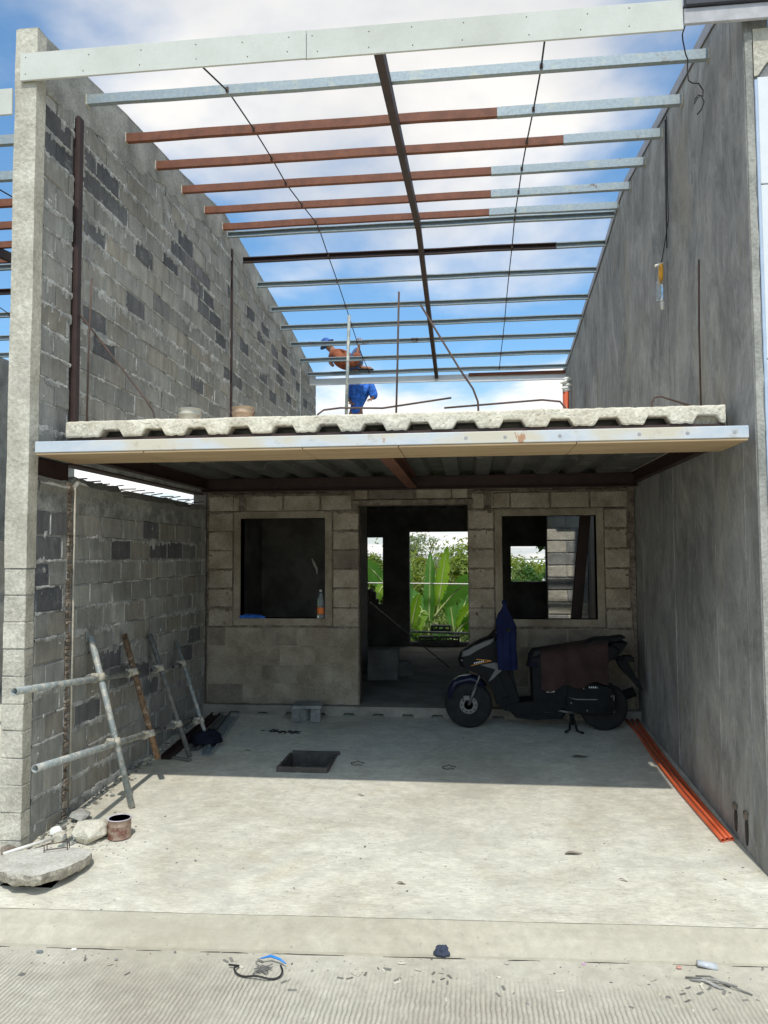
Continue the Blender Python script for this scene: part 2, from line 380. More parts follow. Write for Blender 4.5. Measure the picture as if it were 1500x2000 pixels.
PIPEG = metal('cement_splashed_pipe', (0.20, 0.24, 0.24), (0.36, 0.38, 0.36), 16, 0.6, 0.2, [(18, 0.51, 0.85, (0.50, 0.47, 0.40)), (7, 0.58, 0.6, (0.13, 0.10, 0.08))], 0.6)
PIPER = metal('rusty_pipe', (0.13, 0.075, 0.04), (0.25, 0.15, 0.08), 25, 0.9, 0.0, [(40, 0.52, 0.8, (0.05, 0.03, 0.02)), (22, 0.54, 0.6, (0.42, 0.35, 0.27))], 0.9)
PIPED = metal('grimy_shaded_pipe', (0.10, 0.10, 0.095), (0.22, 0.21, 0.19), 25, 0.8, 0.1, [(30, 0.58, 0.8, (0.34, 0.31, 0.27))], 0.6)
CLAMP = metal('cement_caked_clamp', (0.34, 0.31, 0.25), (0.52, 0.48, 0.39), 40, 0.9, 0.0, [(60, 0.6, 0.7, (0.20, 0.14, 0.09))], 0.9)
ORANGE = metal('orange_conduit', (0.50, 0.085, 0.03), (0.62, 0.13, 0.05), 6, 0.42, 0.0, None, 0.03)
def plain(name, c, rough=0.6, metal_=0.0, spec=0.4, var=0.15, scale=12, bump=0.1):
    t = NT(name)
    col = t.mix(1.0, c, t.ramp(t.noise(scale, 4, 0.6), [(0.3, 1 - var), (0.7, 1 + var)]), 'MULTIPLY')
    if bump: t.bump(t.noise(scale * 6, 3), bump, 0.003)
    return t.done(col, rough, metal_, spec)
WHITEP = plain('white_paint', (0.68, 0.70, 0.71), 0.5, var=0.03, bump=0.03)
BLUEFR = plain('pale_blue_frame', (0.42, 0.50, 0.62), 0.4, var=0.08)
GUTTER = plain('dark_gutter', (0.035, 0.035, 0.045), 0.45)
GREYB = plain('grey_board', (0.42, 0.41, 0.42), 0.6)
WOOD = metal('weathered_board', (0.12, 0.115, 0.10), (0.22, 0.21, 0.185), 5, 0.85, 0.0, None, 0.3, (5, 0.4, 5))
BOXW = metal('dirty_form_wood', (0.05, 0.042, 0.035), (0.10, 0.085, 0.07), 12, 0.9, 0.0, [(22, 0.62, 0.8, (0.38, 0.35, 0.30))], 0.6)
def cloth(name, c, var=0.3, scale=9):
    return plain(name, c, 0.9, 0, 0.15, var, scale, 0.4)
BLUEC = cloth('blue_work_cloth', (0.045, 0.16, 0.58), 0.6, 18)  # strong colour noise paints in folds and their lighter highlights
BLUECAP = cloth('blue_cap_cloth', (0.05, 0.11, 0.32))
RUSTC = cloth('rust_brown_shirt', (0.27, 0.088, 0.045), 0.5, 16)
DENIM = cloth('blue_denim', (0.10, 0.15, 0.25), 0.25, 18)
NAVY = cloth('navy_cloth', (0.010, 0.014, 0.050), 0.3)
BROWNC = cloth('dark_brown_cover', (0.046, 0.027, 0.025), 0.3, 6)
BLACKC = cloth('black_cloth', (0.012, 0.013, 0.022), 0.3)
SKIN = plain('skin', (0.30, 0.14, 0.08), 0.6, var=0.08, bump=0)
RUBBER = plain('tyre_rubber', (0.022, 0.022, 0.022), 0.85, spec=0.2, var=0.3)
SCBLACK = plain('scooter_black', (0.009, 0.010, 0.011), 0.55, spec=0.12, var=0.2, bump=0)
SCMATT = plain('scooter_matt', (0.014, 0.015, 0.016), 0.75, spec=0.12, var=0.2)
SCGREY = plain('scooter_grey', (0.10, 0.104, 0.108), 0.35, spec=0.4, var=0.1, bump=0)  # raised grey paints pale highlights onto the front cowls
SCSILV = plain('scooter_silver', (0.15, 0.15, 0.15), 0.4, 0.5, var=0.15)
SCWHITE = plain('scooter_decal_white', (0.6, 0.61, 0.62), 0.4, bump=0)
SCORANGE = plain('scooter_decal_orange', (0.60, 0.27, 0.06), 0.4, bump=0)
SCBLUE = plain('scooter_fender_blue', (0.008, 0.010, 0.030), 0.3, bump=0)
PAILW = plain('dirty_white_pail', (0.60, 0.56, 0.46), 0.6, var=0.2)
PAILT = plain('tan_pail', (0.52, 0.36, 0.24), 0.6, var=0.2)
CANM = metal('rusty_can', (0.22, 0.13, 0.09), (0.46, 0.36, 0.28), 14, 0.5, 0.3, [(9, 0.56, 0.8, (0.16, 0.045, 0.03))])
def clear_plastic(name, c):
    t = NT(name); t.done(c, 0.12, 0, 0.5)
    t.b.inputs['Transmission Weight'].default_value = 0.85; t.b.inputs['IOR'].default_value = 1.25
    return t.m
PET = clear_plastic('clear_bottle', (0.80, 0.87, 0.90))
LABELO = plain('orange_label', (0.80, 0.20, 0.04), 0.5, bump=0)
YELLOW = plain('yellow_handle', (0.80, 0.40, 0.03), 0.4, bump=0)
BRIGHTBLUE = plain('bright_blue_plastic', (0.03, 0.22, 0.62), 0.4, var=0.2)
PVCW = plain('white_pvc', (0.70, 0.68, 0.62), 0.5)
STYRO = plain('white_foam', (0.78, 0.78, 0.74), 0.9, var=0.12)
def leaf_material(name, lo, hi, trans, scale=3):
    t = NT(name)
    c = t.ramp(t.noise(scale, 4, 0.6), [(0.3, lo), (0.7, hi)])
    t.done(c, 0.45, 0, 0.4)
    tr = t.new('ShaderNodeBsdfTranslucent')
    bright = t.mix(1.0, c, (1.9, 1.75, 0.6), 'MULTIPLY'); t.l.new(bright, tr.inputs[0])
    ms = t.new('ShaderNodeMixShader'); ms.inputs[0].default_value = trans
    t.l.new(t.b.outputs[0], ms.inputs[1]); t.l.new(tr.outputs[0], ms.inputs[2]); t.l.new(ms.outputs[0], t.out.inputs[0])
    return t.m
BANANA = leaf_material('banana_leaf', (0.075, 0.20, 0.055), (0.12, 0.28, 0.085), 0.45)
BANANAY = leaf_material('young_banana_leaf', (0.17, 0.33, 0.035), (0.25, 0.40, 0.055), 0.5)
MIDRIB = plain('banana_midrib', (0.42, 0.50, 0.20), 0.5, bump=0)
STEM = plain('banana_stem', (0.20, 0.22, 0.10), 0.7, var=0.3)
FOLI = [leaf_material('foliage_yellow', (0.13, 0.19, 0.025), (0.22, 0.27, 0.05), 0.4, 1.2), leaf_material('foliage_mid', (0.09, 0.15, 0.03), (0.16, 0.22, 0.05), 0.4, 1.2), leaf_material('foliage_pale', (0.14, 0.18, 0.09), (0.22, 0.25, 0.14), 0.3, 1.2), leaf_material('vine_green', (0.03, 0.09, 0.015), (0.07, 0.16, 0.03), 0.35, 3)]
BARK = plain('bark', (0.11, 0.085, 0.06), 0.9, var=0.3)
GRASS = concrete('rough_grass_ground', (0.06, 0.09, 0.03), (0.12, 0.13, 0.06), 0.6, 12, 0.8, 0.05)
ROOFW = plain('pale_metal_roof', (0.72, 0.72, 0.72), 0.5, var=0.06, scale=0.5, bump=0)
HOUSEW = plain('pale_house_wall', (0.60, 0.58, 0.54), 0.8, var=0.1, scale=0.5, bump=0)
# ================================================================ SETTING
XL, XR, YB = -2.90, 1.71, 8.22
def fz(y): return -0.48 + 0.0585 * y
def yc(x): return 4.195 + 0.040 * x + 0.008 * noise.noise(Vector((x * 1.7, 2.0, 0))) + 0.004 * noise.noise(Vector((x * 7, 5.0, 0)))          # crease where the drive turns down
def yg(x): return 3.955 + 0.050 * x           # gutter line
ZS = -0.31
def ground():
    ys = [-60, 14.2, 17, 22, 40, 90, 250, 900, 1800]; zs = [-0.75, -0.75, -1.4, -3.0, -4.5, -6, -7, -7, -7]
    xs = [-1500, -300, -80, -30, -12, 0, 12, 30, 80, 300, 1500]
    m = MB()
    for y, z in zip(ys, zs):
        for x in xs: m.v.append((x, y, z))
    n = len(xs)
    for j in range(len(ys) - 1):
        for i in range(n - 1): m.f.append((j * n + i, j * n + i + 1, (j + 1) * n + i + 1, (j + 1) * n + i)); m.mi.append(0)
    structure(m.build('ground', GRASS))
ground()
def street():
    m = MB(); xs = [-30, -8, -4, -2, 0, 2, 4, 8, 30]
    rows = [(lambda x: -14, lambda x: ZS + 0.02), (lambda x: 1.0, lambda x: ZS + 0.05), (lambda x: yg(x) - 0.35, lambda x: ZS + 0.006), (lambda x: yg(x), lambda x: ZS)]
    for fy, fzz in rows:
        for x in xs: m.v.append((x, fy(x), fzz(x)))
    n = len(xs)
    for j in range(len(rows) - 1):
        for i in range(n - 1): m.f.append((j * n + i, j * n + i + 1, (j + 1) * n + i + 1, (j + 1) * n + i)); m.mi.append(0)
    structure(m.build('street', STREET))
    m = MB(); prof = [(0.0, -0.004), (0.012, 0.010), (0.12, 0.020), (0.55, 0.58), (1.0, 1.0)]
    xs = [-30 + 0.25 * i for i in range(241)]
    for k, (t, h) in enumerate(prof):
        for x in xs:
            y = yg(x) - 0.004 + (yc(x) - yg(x)) * t; z = ZS + (fz(yc(x)) - ZS) * h + 0.0015 * noise.noise(Vector((x * 3, k, 0)))
            if k == 0: y += 0.006 * noise.noise(Vector((x * 6, 3, 0)))
            m.v.append((x, y, z))
    n = len(xs)
    for j in range(len(prof) - 1):
        for i in range(n - 1): m.f.append((j * n + i, j * n + i + 1, (j + 1) * n + i + 1, (j + 1) * n + i)); m.mi.append(0)
    ramp = structure(m.build('gutter_ramp', RAMP)); m = MB(); x = -6.0
    while x < 6:
        n_ = rnd.randint(3, 9); pts = []
        for k in range(n_): pts.append((x, yg(x) - 0.006 + 0.006 * noise.noise(Vector((x * 9, 1, 0))), ZS + 0.001)); x += rnd.uniform(0.03, 0.07)
        m.tube(pts, [0.001] + [rnd.uniform(0.0015, 0.004) for _ in pts[2:]] + [0.001], 5); x += rnd.uniform(0.01, 0.18)
    m.build('gutter_crack', SOIL, ramp, kind='structure')
street()
PIT = (-1.615, -1.205, 6.385, 6.855)
HOLE = (-2.76, -2.44, 4.33, 4.66)
def driveway():
    m = MB()
    xb = sorted([-14, -8, -5, -3.9, -3.2] + [-3.0 + 0.25 * i_ for i_ in range(20) if abs(-3.0 + 0.25 * i_ + 2.0) > 0.1 and abs(-3.0 + 0.25 * i_ + 0.5) > 0.1 and abs(-3.0 + 0.25 * i_ - 1.0) > 0.1] + [HOLE[0], HOLE[1], -2, PIT[0], PIT[1], -0.5, 0.3, 1.0, 1.86, 3, 6, 14])
    yb = sorted([None or 0, HOLE[2], HOLE[3], 4.9, 5.4, 5.9, PIT[2], PIT[3], 7.3, 7.8, 8.4])
    for i in range(len(xb) - 1):
        for j in range(len(yb) - 1):
            x0, x1, y0, y1 = xb[i], xb[i + 1], yb[j], yb[j + 1]
            mx_, my_ = (x0 + x1) / 2, (y0 + y1) / 2
            if HOLE[0] < mx_ < HOLE[1] and HOLE[2] < my_ < HOLE[3]: continue
            if PIT[0] < mx_ < PIT[1] and PIT[2] < my_ < PIT[3]: continue
            ya, yb2 = (yc(x0), yc(x1)) if j == 0 else (y0, y0)
            m.add([(x0, ya, fz(ya)), (x1, yb2, fz(yb2)), (x1, y1, fz(y1)), (x0, y1, fz(y1))], [(0, 1, 2, 3)])
    structure(m.build('driveway', FLOOR, fix=False))
    for nm, (a, b, c, d), dep in (('pit_bottom', PIT, 0.28), ('pit_bottom', HOLE, 0.22)):
        z = fz((c + d) / 2) - dep; m = MB()
        m.add([(a, c, z), (b, c, z), (b, d, z), (a, d, z)], [(0, 1, 2, 3)])
        for p, q in (((a, c), (b, c)), ((b, c), (b, d)), ((b, d), (a, d)), ((a, d), (a, c))):
            m.add([(*p, z), (*q, z), (*q, fz(q[1])), (*p, fz(p[1]))], [(0, 1, 2, 3)])
        structure(m.build(nm, SOIL, fix=False))
driveway()
# raised floor of the house: deck slab with open trapezoid flutes along its front edge
def inner_floor():
    m = MB(); z0, z1 = -0.02, 0.095
    poly = [(XL + 0.003, z1), (XL + 0.003, z0)]
    x = -2.62
    while x + 0.18 < XR - 0.05:
        poly += [(x, z0), (x + 0.025, z0 + 0.045), (x + 0.125, z0 + 0.045), (x + 0.15, z0)]
        x += 0.312
    poly += [(XR - 0.003, z0), (XR - 0.003, z1)]
    m.prism(poly, 'y', 8.145, 13.75)
    o = m.build('house_floor', concrete('house_floor_concrete', (0.22, 0.20, 0.17), (0.34, 0.31, 0.26), 3, 70, 0.5, 0.006)); structure(o)
inner_floor()
# ---------------------------------------------------------------- block laying
def block_mesh(name, L, H, D, mat, seed, jit=0.0035, ch=0.007):
    m = MB(); m.bbox(-D, 0, -L / 2, L / 2, -H / 2, H / 2, ch)
    r = random.Random(seed)
    m.v = [(x + r.uniform(-jit, jit) * 0.5, y + r.uniform(-jit, jit), z + r.uniform(-jit, jit)) for x, y, z in m.v]
    me = bpy.data.meshes.new(name); me.from_pydata(m.v, [], m.f); me.materials.append(mat)
    bm = bmesh.new(); bm.from_mesh(me); bmesh.ops.recalc_face_normals(bm, faces=bm.faces); bm.to_mesh(me); bm.free()
    return me
BL, BH = 0.385, 0.175
BMESH = [block_mesh('block', BL - 0.012, BH - 0.011, 0.034, BLOCK, i) for i in range(5)]
DARK = [(4.85, 4.78), (5.02, 4.69), (4.86, 4.6), (5.54, 4.24), (5.61, 4.75), (5.76, 4.64), (6.25, 3.89), (6.42, 4.37), (6.61, 4.42), (6.97, 4.08), (7.08, 4.6), (7.28, 4.55), (7.37, 4.93), (7.71, 4.68), (7.51, 4.85), (8.02, 4.68), (8.24, 4.67), (8.37, 4.42), (8.2, 4.39), (5.67, 3.43), (7.89, 3.52), (8.64, 4.23), (10.29, 4.8), (10.69, 4.99), (11.28, 4.69), (12.48, 4.74), (9.14, 3.89), (9.68, 4.35), (8.84, 3.94), (10.4, 4.25), (11.0, 4.1), (11.6, 4.5), (9.9, 5.0), (12.1, 4.3), (12.9, 4.6), (13.5, 4.45), (11.9, 4.95),
        (5.06, 1.83), (4.99, 1.49), (6.15, 1.7), (6.86, 1.84), (7.78, 1.81), (7.81, 0.77), (6.06, 0.8), (5.69, 0.49), (6.67, 0.63)]
def lay(y0, y1, z0, ztop, skip=None):
    out = []; k = 0; z = z0
    r = random.Random(int(z0 * 100) + 5)
    while z + BH * 0.55 < 6.2:
        y = y0 - (0.0 if k % 2 else BL / 2) - r.uniform(0, 0.05)
        while y < y1 - 0.03:
            L = BL * r.uniform(0.93, 1.05)
            a, b = max(y, y0), min(y + L, y1)
            y += L
            if b - a < 0.07: continue
            if z + BH > ztop((a + b) / 2): continue
            if skip and skip(a, b, z): continue
            out.append((a, b, z, z + BH))
        z += BH; k += 1
        if z > 6.0: break
    return out
def tint_for(a, b, c, d, r):
    if any(a - 0.02 <= y <= b + 0.02 and c - 0.02 <= z <= d + 0.02 for y, z in DARK): return r.uniform(0.0, 0.14)
    if r.random() < 0.015: return r.uniform(0.02, 0.12)
    return r.uniform(0.2, 1.0)
def place_blocks(root, cells, limit=300, seed=1):
    r = random.Random(seed)
    cells = sorted(cells, key=lambda c: -(c[1] - c[0]) * (c[3] - c[2]) / ((c[0] + c[1]) ** 3))
    rest = MB(); tints = []
    for i, (a, b, c, d) in enumerate(cells):
        yy, zz_ = (a + b) / 2, (c + d) / 2
        sx = r.uniform(-0.003, 0.003); t = tint_for(a, b, c, d, r)
        if i < limit:
            o = link('block', BMESH[r.randrange(5)], None)
            o.parent = root
            o.location = Vector((XL + sx, yy, zz_)) - Vector(root.location)
            o.scale = (1, (b - a) / BL, 1); o.rotation_euler = (r.uniform(-0.012, 0.012), r.uniform(-0.012, 0.012), r.uniform(-0.008, 0.008))
            o['tint'] = t
        else:
            n0 = len(rest.v)
            rest.bbox(XL - 0.034 + sx, XL + sx, a + 0.008, b - 0.008, c + 0.007, d - 0.007, 0.007)
            tints += [t] * (len(rest.v) - n0)
    if rest.v:
        o = rest.build('far_blocks', BLOCK_S, root, kind='stuff')
        at = o.data.attributes.new('tint', 'FLOAT', 'POINT'); at.data.foreach_set('value', tints)
def mortar_smears(root, cells, seed, amount=1.0, x=XL, mat=None):
    """squeezed and smeared bed-joint mortar with ragged edges, proud of the block faces"""
    r = random.Random(seed); m = MB(); mat = mat or MORTAR
    beds = {}
    for a, b, c, d in cells: beds.setdefault(round(c, 3), []).append((a, b))
    for z, sp_ in beds.items():
        y0, y1 = min(s_[0] for s_ in sp_), max(s_[1] for s_ in sp_)
        st = 0.016; n = int((y1 - y0) / st); run = None; o = r.uniform(0, 50)
        drop = 0.014; lift = 0.008; hold = 0; t = 0.004
        for i in range(n + 1):
            y = y0 + i * st
            g = noise.noise(Vector((y * 1.1 + o, z * 3, 0)))
            on = g > -0.22 and any(s_[0] - 0.01 <= y <= s_[1] + 0.01 for s_ in sp_)
            step = False
            if hold <= 0:                                       # crenellated edges: short runs with square steps between them
                hold = r.randint(1, 3); nd = 0.006 + 0.075 * amount * max(0, 0.30 + g) * r.uniform(0.05, 1.2) * (1.8 if r.random() < 0.12 else 1); nl = 0.003 + 0.040 * amount * max(0, 0.3 + g) * r.uniform(0.0, 1.1)
                step = True; pd, pl = drop, lift; drop, lift = nd, nl; t = r.uniform(0.0015, 0.006)
            hold -= 1
            if not on: run = None; continue
            for q_, (dd, ll) in enumerate((((pd, pl),) if step and run is not None else ()) + ((drop, lift),)):
                yy = y + (0.0 if q_ == 0 else 0.003); b = len(m.v)
                m.v += [(x - 0.006, yy, z + ll + 0.004), (x + t * 0.7, yy, z + ll * 0.6), (x + t + 0.002, yy, z - dd * 0.35), (x + t * 0.6 + 0.001, yy, z - dd * 0.92), (x - 0.008, yy, z - dd - 0.003)]
                if run is not None:
                    for k in range(4): m.f.append((run + k, b + k, b + k + 1, run + k + 1)); m.mi.append(0)
                run = b
    for a, b, c, d in cells:                                   # head joints
        if r.random() < 0.45:
            w = r.uniform(0.008, 0.026) * amount; t = r.uniform(0.0005, 0.003); zs = c + r.uniform(0, 0.05); ze = d - r.uniform(0, 0.05)
            vs = []
            nn = 5
            for i in range(nn + 1):
                zz_ = zs + (ze - zs) * i / nn; o1, o2 = r.uniform(0.3, 1.2), r.uniform(0.3, 1.2)
                vs += [(x - 0.008, b - w * o1, zz_), (x + t + 0.002, b, zz_), (x - 0.008, b + w * o2, zz_)]
            m.add(vs, [(3 * i + k, 3 * i + k + 1, 3 * i + k + 4, 3 * i + k + 3) for i in range(nn) for k in (0, 1)])
    for a, b, c, d in cells:                                   # dried splashes and dribbles on the faces
        for k in range(r.choice((0, 0, 1, 2))):
            cy, cz_ = r.uniform(a + 0.02, b - 0.02), r.choice((c + r.uniform(0, 0.05), d - r.uniform(0, 0.07))); ry, rz_ = r.uniform(0.008, 0.035), r.uniform(0.012, 0.05); n_ = 9; q = len(m.v); t = r.uniform(0.001, 0.004)
            m.v.append((x + 0.003 + t, cy, cz_))
            for i in range(n_):
                an = 2 * math.pi * i / n_; w = r.uniform(0.55, 1.25); m.v.append((x - 0.0045, cy + ry * w * math.cos(an), cz_ + rz_ * w * math.sin(an)))
            for i in range(n_): m.f.append((q, q + 1 + i, q + 1 + (i + 1) % n_)); m.mi.append(0)
    o_ = m.build('mortar_smears', mat, root, kind='stuff', fix=False)
    return o_
def band(y0, y1, ztop, zbot, x, th, st=0.06):
    m = MB(); n = max(2, int((y1 - y0) / st))
    for i in range(n + 1):
        y = y0 + (y1 - y0) * i / n; zt, zb = ztop(y), zbot(y)
        j = 0.004 * nz3((y, zb, 1), 7)
        m.v += [(x - th, y, zt), (x + j, y, zt - 0.004), (x + j + 0.004 * nz3((y, zt, 4), 5), y, (zt * 0.5 + zb * 0.5)), (x + j, y, zb + 0.012), (x - th, y, zb)]
    for i in range(n):
        for k in range(4): m.f.append((5 * i + k, 5 * (i + 1) + k, 5 * (i + 1) + k + 1, 5 * i + k + 1)); m.mi.append(0)
    return m
def poly_fn(pts):
    def f(y):
        for (a, za_), (b, zb_) in zip(pts, pts[1:]):
            if y <= b: return za_ + (zb_ - za_) * (max(y, a) - a) / (b - a)
        return pts[-1][1]
    return f
LTOP_P = [(4.76, 5.30), (6.13, 5.50), (7.42, 5.63), (8.75, 5.83), (10.4, 5.64), (12.4, 5.42), (14.28, 5.10)]
ltop = poly_fn(LTOP_P)
# ---- upper block wall on the left
def upper_wall():
    root = thing('block_wall', (XL - 0.075, 9.5, 2.38), 'tall grey hollow-block wall of the upper storey, left, with a rusty steel post', 'wall')
    m = MB()
    poly = [(4.866, 2.385), (14.28, 2.385), (14.28, 5.10)] + [(y, z) for y, z in reversed(LTOP_P[:-1]) if y > 4.9] + [(4.866, 5.31)]
    m.prism(poly, 'x', XL - 0.15, XL - 0.007); m.build('mortar_core', MORTAR, root)
    sk = lambda a, b, z: (b > 5.27 and a < 5.36 and z < 5.0) or (b > 9.02 and a < 9.11)
    cells = lay(4.87, 14.27, 2.40, lambda y: ltop(y) - (0.18 + 0.14 * abs(nz3((y, 0, 0), 0.8))) - (0.0 if y > 5.0 else 0.3), None)
    cut = []
    for a, b, c, d in cells:                       # blocks stop either side of the posts
        for p0, p1, top in ((5.265, 5.365, 5.02), (9.02, 9.11, 5.55), (12.88, 12.94, 5.05)):
            if c < top and a < p1 and b > p0:
                if p0 - a > 0.06: cut.append((a, p0, c, d))
                a = p1
        if b - a > 0.05: cut.append((a, b, c, d))
    place_blocks(root, cut, 296, 3); mortar_smears(root, [q for q in cut if q[2] > 2.45], 11)
    zb = lambda y: ltop(y) - 0.30 - 0.22 * abs(nz3((y, 2, 0), 0.9)) - 0.10 * abs(nz3((y, 5, 0), 4.5)) - (0.0 if y > 5.5 else 0.05)
    band(4.868, 14.26, lambda y: ltop(y) - 0.002, zb, XL + 0.004, 0.02).build('plaster_band', PLASTER, root, fix=False)
    # crumbly top edge
    m = MB(); n = 180
    for i in range(n + 1):
        y = 4.88 + (14.26 - 4.88) * i / n; z = ltop(y); h = 0.004 + 0.03 * max(0, nz3((y, 1, 3), 2.2)) + 0.012 * abs(nz3((y, 8, 2), 14))
        m.v += [(XL - 0.152, y, z - 0.03), (XL - 0.14, y, z + h), (XL - 0.05, y, z + h * 0.8), (XL + 0.006 , y, z - 0.02)]
    for i in range(n):
        for k in range(3): m.f.append((4 * i + k, 4 * i + 4 + k, 4 * i + 5 + k, 4 * i + 1 + k)); m.mi.append(0)
    m.build('crumbled_coping', PLASTER, root, fix=False)
    # steel posts set in chases
    m = MB(); m.bbox(XL - 0.05, XL + 0.030, 5.285, 5.362, 2.66, 5.0, 0.012); o = m.build('steel_post', OXDARK, root); o['label'] = 'dark red-brown steel post set in the wall'
    m = MB()
    for i in range(60):
        z0 = 2.68 + i * 0.0372; h = rnd.uniform(0.025, 0.04); w = rnd.uniform(0.016, 0.042) * (1.5 if z0 > 4.2 else 0.9)
        m.bbox(XL - 0.02, XL + rnd.uniform(0.006, 0.020), 5.363, 5.363 + w, z0, z0 + h, 0.004)
    m.build('chase_mortar', MORTAR, root)
    m = MB(); m.box(XL - 0.02, XL - 0.006, 5.262, 5.285, 2.66, 5.05); m.box(XL - 0.02, XL - 0.004, 5.29, 5.36, 5.003, 5.07); m.build('chase_shade', SOIL, root)  # dark strips stand in for the shade inside the open chase
    m = MB(); m.bbox(XL - 0.04, XL + 0.016, 9.045, 9.085, 2.66, 5.50, 0.008); m.build('thin_post', OXDARK, root)
    m = MB(); m.bbox(XL - 0.04, XL + 0.016, 12.89, 12.93, 2.66, 5.02, 0.008); m.build('thin_post', PIPEG, root)
    return root
UPW = upper_wall()
# ---- lower block wall of the carport
def lower_wall():
    root = thing('block_wall', (XL - 0.075, 6.5, -0.3), 'shaded grey hollow-block wall beside the carport behind the leaning scaffold pipes', 'wall')
    top = lambda y: 2.235 + 0.02 * nz3((y, 0, 0), 2)
    m = MB(); m.box(XL - 0.15, XL - 0.007, 4.866, 8.20, -0.45, 2.215); m.build('mortar_core', MORTAR, root)
    cells = lay(4.87, 8.19, -0.26, lambda y: 2.16)
    cut = []
    for a, b, c, d in cells:
        if a < 5.36 and b > 5.265:
            if 5.265 - a > 0.06: cut.append((a, 5.265, c, d))
            a = 5.36
        if b - a > 0.05: cut.append((a, b, c, d))
    place_blocks(root, cut, 300, 5); mortar_smears(root, cut, 17, 0.8)
    m = MB()                                        # brown mortar and wires filling the chase
    for i in range(95):
        z0 = -0.2 + i * 0.0256
        m.bbox(XL - 0.03, XL + rnd.uniform(-0.006, 0.014), 5.268 + rnd.uniform(-0.004, 0.006), 5.335 + rnd.uniform(-0.01, 0.006), z0, z0 + rnd.uniform(0.02, 0.03), 0.004)
    m.build('chase_mortar', concrete('brown_chase_mortar', (0.20, 0.16, 0.12), (0.36, 0.30, 0.24), 14, 50, 0.9, 0.014, stain=(16, 0.55, 0.8, (0.07, 0.05, 0.04)), speck=0.3), root)
    m = MB(); m.tube([(XL + 0.012, 5.345, -0.1), (XL + 0.014, 5.346, 1.0), (XL + 0.012, 5.348, 2.2)], 0.007, 8); m.build('conduit', CLAMP, root, True)
    m = MB(); n = 70                                # ragged mortar bed on top
    for i in range(n + 1):
        y = 4.9 + 3.28 * i / n; h = 2.215 + 0.03 + 0.018 * nz3((y, 0, 0), 3) + 0.012 * nz3((y, 1, 0), 15)
        if 5.4 < y < 6.15: h += 0.045 * abs(nz3((y, 2, 5), 4)) + 0.02
        m.v += [(XL - 0.14, y, 2.2), (XL - 0.13, y, h), (XL - 0.03, y, h + 0.006), (XL + 0.006 + 0.01 * nz3((y, 3, 0), 6), y, h - 0.05), (XL - 0.01, y, 2.13 + 0.03 * nz3((y, 4, 0), 8))]
    for i in range(n):
        for k in range(4): m.f.append((5 * i + k, 5 * i + 5 + k, 5 * i + 6 + k, 5 * i + 1 + k)); m.mi.append(0)
    m.build('rough_top_bed', PLASTER, root, fix=False)
    for i in range(13):                             # starter bars bristling in the gap under the slab
        y = 5.45 + i * 0.215
        m = MB(); m.tube([(XL - 0.10, y, 2.24), (XL - 0.10, y + 0.02, 2.275), (XL - 0.02, y + 0.10 + rnd.uniform(-0.03, 0.05), 2.285 + rnd.uniform(0, 0.02))], 0.005, 6); m.build('starter_bar', REBAR, root)
    m = MB(); m.tube([(XL - 0.10, 5.4, 2.268), (XL - 0.10, 8.15, 2.262)], 0.005, 6); m.build('starter_bar', REBAR, root)
    return root
LOW = lower_wall()
# ---- the column at the front end
def column():
    root = thing('corner_column', (XL - 0.075, 4.81, -0.25), 'sunlit plastered column at the front left corner of the house', 'column')
    m = MB(); n = 60                                # plastered upper shaft with slightly wavy arrises
    zs = [1.62 + (5.30 - 1.62) * i / n for i in range(n + 1)]
    for z in zs:
        w = lambda k: 0.005 * nz3((k, z, 0), 2.5) + 0.002 * nz3((k, z, 7), 22)
        m.v += [(XL - 0.152 + w(1), 4.757 + w(2), z), (XL + 0.004 + w(3), 4.757 + w(4), z), (XL + 0.006 + w(5), 4.864, z), (XL - 0.152, 4.864, z)]
    for i in range(n):
        for k in range(4): m.f.append((4 * i + k, 4 * i + (k + 1) % 4, 4 * i + 4 + (k + 1) % 4, 4 * i + 4 + k)); m.mi.append(0)
    m.f += [(3, 2, 1, 0), (4 * n, 4 * n + 1, 4 * n + 2, 4 * n + 3)]; m.mi += [0, 0]
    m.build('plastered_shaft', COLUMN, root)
    m = MB(); m.box(XL - 0.146, XL - 0.004, 4.768, 4.864, -0.42, 1.618); m.build('mortar_core', MORTAR, root)
    z = 1.615; me = None
    while z > -0.3:
        h = BH + rnd.uniform(-0.004, 0.004)
        m = MB(); m.bbox(XL - 0.15, XL + 0.002, 4.758, 4.862, z - h + 0.002, z - 0.002, 0.005)
        m.v = [(x + rnd.uniform(-0.003, 0.003), y + rnd.uniform(-0.003, 0.002), zz_ + rnd.uniform(-0.004, 0.004)) for x, y, zz_ in m.v]
        m.build('block', COLBLOCK, root); z -= h
    m = MB(); m.bbox(XL - 0.148, XL + 0.004, 4.765, 4.95, 5.302, 5.315, 0.004); m.build('cap', PLASTER, root)
column()
